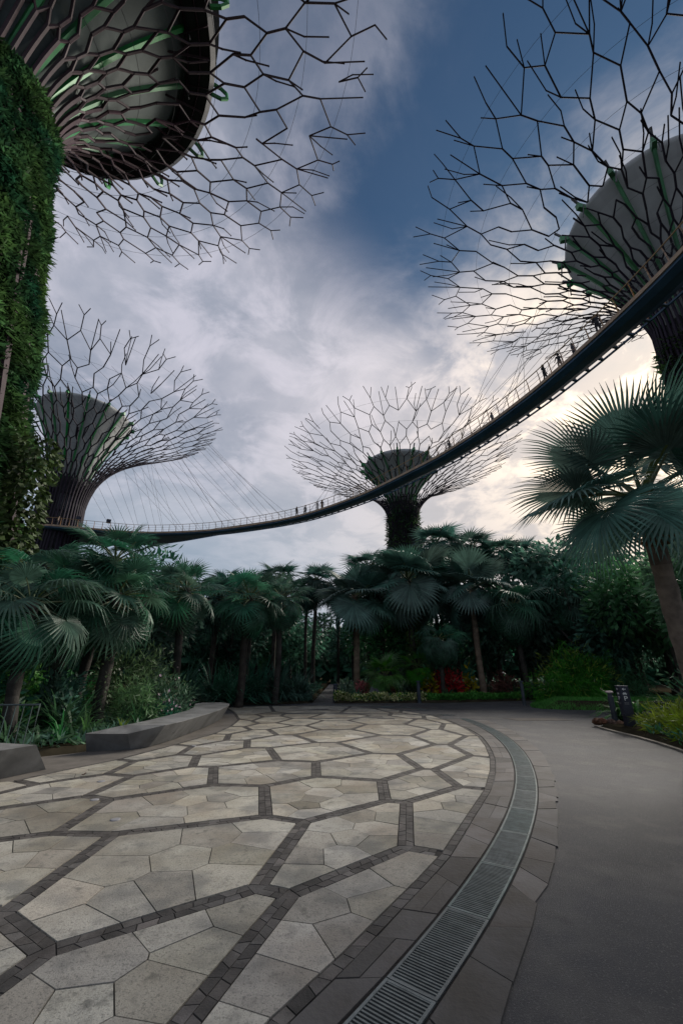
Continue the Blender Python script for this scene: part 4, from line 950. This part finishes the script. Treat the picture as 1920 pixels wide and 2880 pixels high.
shrub('second lime yellow feathery shrub nearer the picture edge',8.5,10.5,'lime',1500,.75,.8,.62,.24,.028,87,hang=.1)
shrub('leafy green shrub behind the big palm trunk',11.5,12.5,'leafm',2200,1.7,1.4,2.3,.24,.09,88)

def tree_meshes(seed,mat,n=3400,L=.42):
    rng=random.Random(seed); U=rng.uniform; m=MB(); blobs=[]
    for k in range(11):
        d=rand_dir(U); blobs.append((Vector((d.x*1.9,d.y*1.9,4.6+d.z*1.8)),U(.9,1.6)))
    for k in range(n):
        c,r=blobs[k%11]; d=rand_dir(U); p=c+d*r*U(.55,1.05)
        m.leaf(p,(d+rand_dir(U)*.8+Vector((0,0,-.2))).normalized(),(d+rand_dir(U)*.5).normalized(),L*U(.6,1.3),L*.42*U(.7,1.2),U(.55,1.4),0,.15)
    tr=MB(); tr.tube([(0,0,-.2),(.06,.03,1.6),(0,.1,3.2),(.1,0,4.6)],[.17,.13,.10,.05],7)
    for c,r in blobs[:7]: tr.tube([(0,.06,2.6),tuple(c*.6+Vector((0,0,1.3))),tuple(c)],[.07,.05,.02],5)
    return m.mesh('crown',MT[mat]),tr.mesh('trunk',MT['bark'])
TV=[tree_meshes(s,q) for s,q in ((1,'leafd'),(2,'leafd'),(3,'leafm'),(4,'leafd'))]
def tree(label,x,y,s,k,rz,group='broadleaf trees of the wood',sz=1.):
    t=thing('broadleaf_tree',label,'tree',(x,y,-.05),rz,group); put('crown',TV[k][0],t,None,None,(s,s,s*sz)); put('trunk',TV[k][1],t,None,None,(s,s,s*sz)); return t
rng=random.Random(90)
spots=[(-26,34),(-21,30),(-17,36),(-13,31),(-11,38),(-8.5,33),(-7,42),(-4.6,38),(-3.2,46),(1.8,46),(4,41),(6.8,32.5),(8,43),(11.4,31),(14,41),(16,31.5),(19,30),(19.5,40),(22,29),(25,36),(27,30),(30,35),(33,29),(-30,28),(-34,38),(38,33),(3.1,31.5),(-14,24),(-11,21)]
for i,(x,y) in enumerate(spots):
    tree('dark broadleaf tree of the wood massed behind the palms',x,y,rng.uniform(.95,1.25) if x<9 else rng.uniform(1.2,1.55),i%4,i*1.7)
tree('dark leafy tree behind the bamboo bush',14.5,25.6,1.05,1,.4); tree('green leafy tree right of the bamboo bush, behind the leaning palm trunk',17.6,22.4,1.15,2,1.4)
tree('green leafy tree at the right picture edge behind the big palm',17.2,17.6,1.1,2,2.2); tree('dark leafy tree right behind the lawn strip',12.9,29.0,1.05,0,3.2)
tree('low leafy tree behind the leftmost palms',-12.4,16.5,.85,2,.3); tree('leafy tree between the left palms and the dusky palms',-9.8,20.5,.9,3,1.9)
m=MB(); rr=random.Random(4)
for k in range(20000):
    a=rr.uniform(-1.3,1.3); d=rr.uniform(62,75); z=rr.uniform(0,1)**.8*(7.5+2.2*noise.noise(Vector((a*9,0,0)))); dd=rand_dir(rr.uniform)
    m.leaf(Vector((d*math.sin(a),d*math.cos(a),z)),dd,rand_dir(rr.uniform),2.0,1.1,rr.uniform(.5,1.4))
m.build('far_woods',MT['leafd'],None,kind='stuff',label='far wood closing the view behind the grove')
# vines on the palm trunk in the middle, on the left trunk and at the nearest supertree
def vine(label,x,y,h,r,n,mat,seed,L=.14):
    rr=random.Random(seed); m=MB()
    for k in range(n):
        a=rr.uniform(0,2*PI); z=h*rr.random()**.9; q=r*rr.uniform(1,1.9); o=Vector((math.cos(a),math.sin(a),0))
        m.leaf(Vector((o.x*q,o.y*q,z)),(o*.6+Vector((rr.uniform(-.5,.5),rr.uniform(-.5,.5),rr.uniform(-1,.2)))).normalized(),o,L*rr.uniform(.6,1.3),L*.7,rr.uniform(.6,1.4))
    o=m.build('climbing_vine',MT[mat],None,(x,y,.1)); tag(o,label,'vine')
vine('leafy vine wrapping the trunk of the large blue grey palm',4.77,28,5.8,.27,1700,'vine',1)
vine('yellowish vine climbing the palm trunk above the bench',-6.78,12.48,2.6,.22,420,'vine',2,.10)
vine('broad leaved creeper at the foot of the nearest supertree',-12.0,13.9,10.0,.42,2600,'vine',3,.26)

# ================================================================ bollards, sign, barrier, rocks
def bollard(label,x,y,h,r,capc,seed=0,z=-.015):
    t=thing('bollard',label,'bollard',(x,y,z),0,'dark garden bollards')
    m=MB(); m.lathe([(r*1.15,0),(r*1.15,.03),(r,.04),(r,h-.16),(r*.82,h-.15),(r*.82,h-.06)],18); m.build('post',MT['slatepost'],t,smooth=False)
    m=MB(); m.lathe([(r*.82,h-.06),(r*1.28,h-.055),(r*1.28,h-.02),(r*1.0,h),(.001,h+.005)],18); m.build('cap',MT[capc],t)
    return t
bollard('dark bollard with a pale reddish cap beside the sign post',8.72,14.35,1.02,.085,'redcap')
bollard('dark bollard at the edge of the cream ground cover in the centre',4.25,24.25,1.12,.10,'slatepost')
bollard('dark bollard beside the grass mound',9.35,22.75,1.15,.085,'slatepost')
bollard('dark bollard at the path gap left of the centre bed',-.35,24.7,.95,.12,'slatepost')
m=MB(); m.tube([(8.61,14.3,.02),(8.59,14.27,.4),(8.63,14.28,.62)],.008,4); tag(m.build('cable',MT['navy']),'thin black cable running down the bollard with the pale cap','cable')
# sign post, a dark navy folded pillar
def text_mesh(ch,size):
    c=bpy.data.curves.new('t','FONT'); c.body=ch; c.size=size; c.extrude=.001; c.align_x='CENTER'
    o=bpy.data.objects.new('t',c); COL.objects.link(o); dg=bpy.context.evaluated_depsgraph_get()
    me=bpy.data.meshes.new_from_object(o.evaluated_get(dg)); bpy.data.objects.remove(o)
    at=me.attributes.new('tint','FLOAT','FACE'); at.data.foreach_set('value',[1.]*len(me.polygons)); me.materials.clear(); me.materials.append(MT['white']); return me
SX,SY=8.50,13.30; fa=math.atan2(-SX,SY)*1.0
sign=thing('direction_sign','dark navy sign pillar with white arrow, car and letter P for parking','sign',(SX,SY,0.02),math.radians(-22)); sign.scale=(.88,.88,.76)
m=MB()
# plan of the folded pillar (front faces -Y): wide panel plus a narrow face turned to the left
plan=[(-.17,-.06),(.19,-.06),(.19,.07),(-.06,.20),(-.17,.12)]
plan=[(-.10,-.06),(.15,-.06),(.15,.04),(-.16,.15)]
def ring(z,s=1.): return [(x*s,y*s,z) for x,y in plan]
m.v+=ring(-.1)+ring(.45)
for k in range(4): m.idx((k,(k+1)%4,4+(k+1)%4,4+k),.8)
m.idx((4,5,6,7)); m.build('foot',MT['navy'],sign)
m=MB(); m.v+=ring(.46,1.1)+ring(1.53,1.1)
for k in range(4): m.idx((k,(k+1)%4,4+(k+1)%4,4+k))
m.idx((4,5,6,7)); m.idx((3,2,1,0)); m.build('panel',MT['navy'],sign)
m=MB(); m.v+=ring(1.531,1.13)+ring(1.545,1.13)
for k in range(4): m.idx((k,(k+1)%4,4+(k+1)%4,4+k))
m.idx((4,5,6,7)); m.build('top_cap',MT['greyprint'],sign)
def glyphs(par):
    """arrow, car, P and two caption lines on a face, local x right, z up"""
    a=MB(); a.prism([(-.055,0),(-.008,.045),(.006,.033),(-.020,.009),(.06,.009),(.06,-.009),(-.020,-.009),(.006,-.033),(-.008,-.045)][::-1],0,.002)
    c=MB(); c.prism([(-.062,-.028),(.062,-.028),(.062,.008),(.04,.016),(.026,.045),(-.026,.045),(-.04,.016),(-.062,.008)],0,.002)
    c.prism([(-.05,-.045),(-.03,-.045),(-.03,-.028),(-.05,-.028)],0,.002); c.prism([(.03,-.045),(.05,-.045),(.05,-.028),(.03,-.028)],0,.002)
    w_=MB(); w_.prism([(-.024,.018),(.024,.018),(.016,.036),(-.016,.036)],.0022,.003)
    for x in (-.042,.042): w_.prism([(x-.011,-.016),(x+.011,-.016),(x+.011,.0),(x-.011,.0)],.0022,.003)
    l=MB()
    for r,(wd,cn) in enumerate(((.13,6),(.13,6))):
        for k in range(cn): l.prism([(-.065+k*wd/cn,-.045*r),(-.065+(k+.72)*wd/cn,-.045*r),(-.065+(k+.72)*wd/cn,-.045*r+.02),(-.065+k*wd/cn,-.045*r+.02)],0,.0015)
    return [('arrow',a.mesh('arrow',MT['white']),1.42),('car_symbol',c.mesh('car_symbol',MT['white']),1.26),('car_windows',w_.mesh('car_windows',MT['navy']),1.26),('parking_letter',text_mesh('P',.23),1.01),('caption_lines',l.mesh('caption_lines',MT['greyprint']),.92)]
gl=glyphs(sign)
for nm,me,z in gl:
    put(nm,me,sign,(.025,-.0680,z),(PI/2,0,0))
    fa_=math.atan2(plan[0][1]-plan[3][1],plan[0][0]-plan[3][0]); mx=(plan[0][0]+plan[3][0])/2*1.1; my=(plan[0][1]+plan[3][1])/2*1.1
    put(nm,me,sign,(mx-.0022*math.cos(fa_-PI/2)*-1,my+.0022*math.sin(fa_-PI/2),z),(PI/2,0,fa_),.95)
rr=random.Random(7)
for k,(x,y,s,mt,lb) in enumerate(((8.02,14.15,.14,'rock','orange brown rock at the corner of the bed before the bollard'),(8.22,14.2,.13,'rock','dark brown rock second from the bed corner'),(8.42,14.1,.12,'rock','lumpy brown rock in front of the bollard foot'),(8.33,13.92,.11,'rock','flat brown rock between bollard and sign'),(8.6,13.95,.10,'rock','small brown rock nearest the sign foot'),(2.05,25.75,.46,'darkrock','big dark grey rock standing in the centre bed'))):
    m=MB(); prof=[]; n=9
    i0=len(m.v)
    for a in range(6):
        for b in range(n):
            ph=PI*a/5-PI/2; th=2*PI*b/n; d=Vector((math.cos(ph)*math.cos(th),math.cos(ph)*math.sin(th),math.sin(ph)*(1.0 if s>.3 else .75))); q=s*(1+.45*noise.noise(d*1.7+Vector((k*7,0,0)))); m.v.append(tuple(d*q))
    for a in range(5):
        for b in range(n): m.idx((a*n+b,a*n+(b+1)%n,(a+1)*n+(b+1)%n,(a+1)*n+b),rr.uniform(.75,1.25))
    tag(m.build('rock',MT[mt],None,(x,y,.06+s*.55)),lb,'rock','rocks in the beds')
# steel crowd barrier and a small framed board at the left edge
t=thing('steel_barrier','grey tubular steel crowd barrier at the left picture edge behind the short bench','barrier',(-7.0,8.75,.0),.02)
m=MB(); m.tube([(-1.15,0,.12),(-1.15,0,.97),(1.06,0,.99),(1.06,0,.12),(-1.15,0,.12)],.02,6); m.build('frame',MT['galv'],t)
for k in range(13):
    x=-1.02+k*.162; m=MB(); m.tube([(x,0,.13),(x,0,.97)],.009,5); m.build('bar',MT['galv'],t)
for x in (-.9,.9):
    m=MB(); m.tube([(x,-.25,.0),(x,0,.12),(x,.25,.0)],.018,5); m.build('foot',MT['galv'],t)
t=thing('notice_board','small framed grey notice board at the left edge above the barrier','sign',(-7.60,9.35,0),.1)
m=MB(); m.box((0,0,1.22),(.5,.02,.40)); m.build('panel',MT['darkpanel'],t)
m=MB(); m.tube([(-.25,-.012,1.02),(.25,-.012,1.02),(.25,-.012,1.43),(-.25,-.012,1.43),(-.25,-.012,1.02)],.013,5); m.build('frame',MT['galv'],t)
m=MB(); m.tube([(-.1,.02,0),(-.1,.02,1.05)],.02,5); m.build('post',MT['galv'],t)
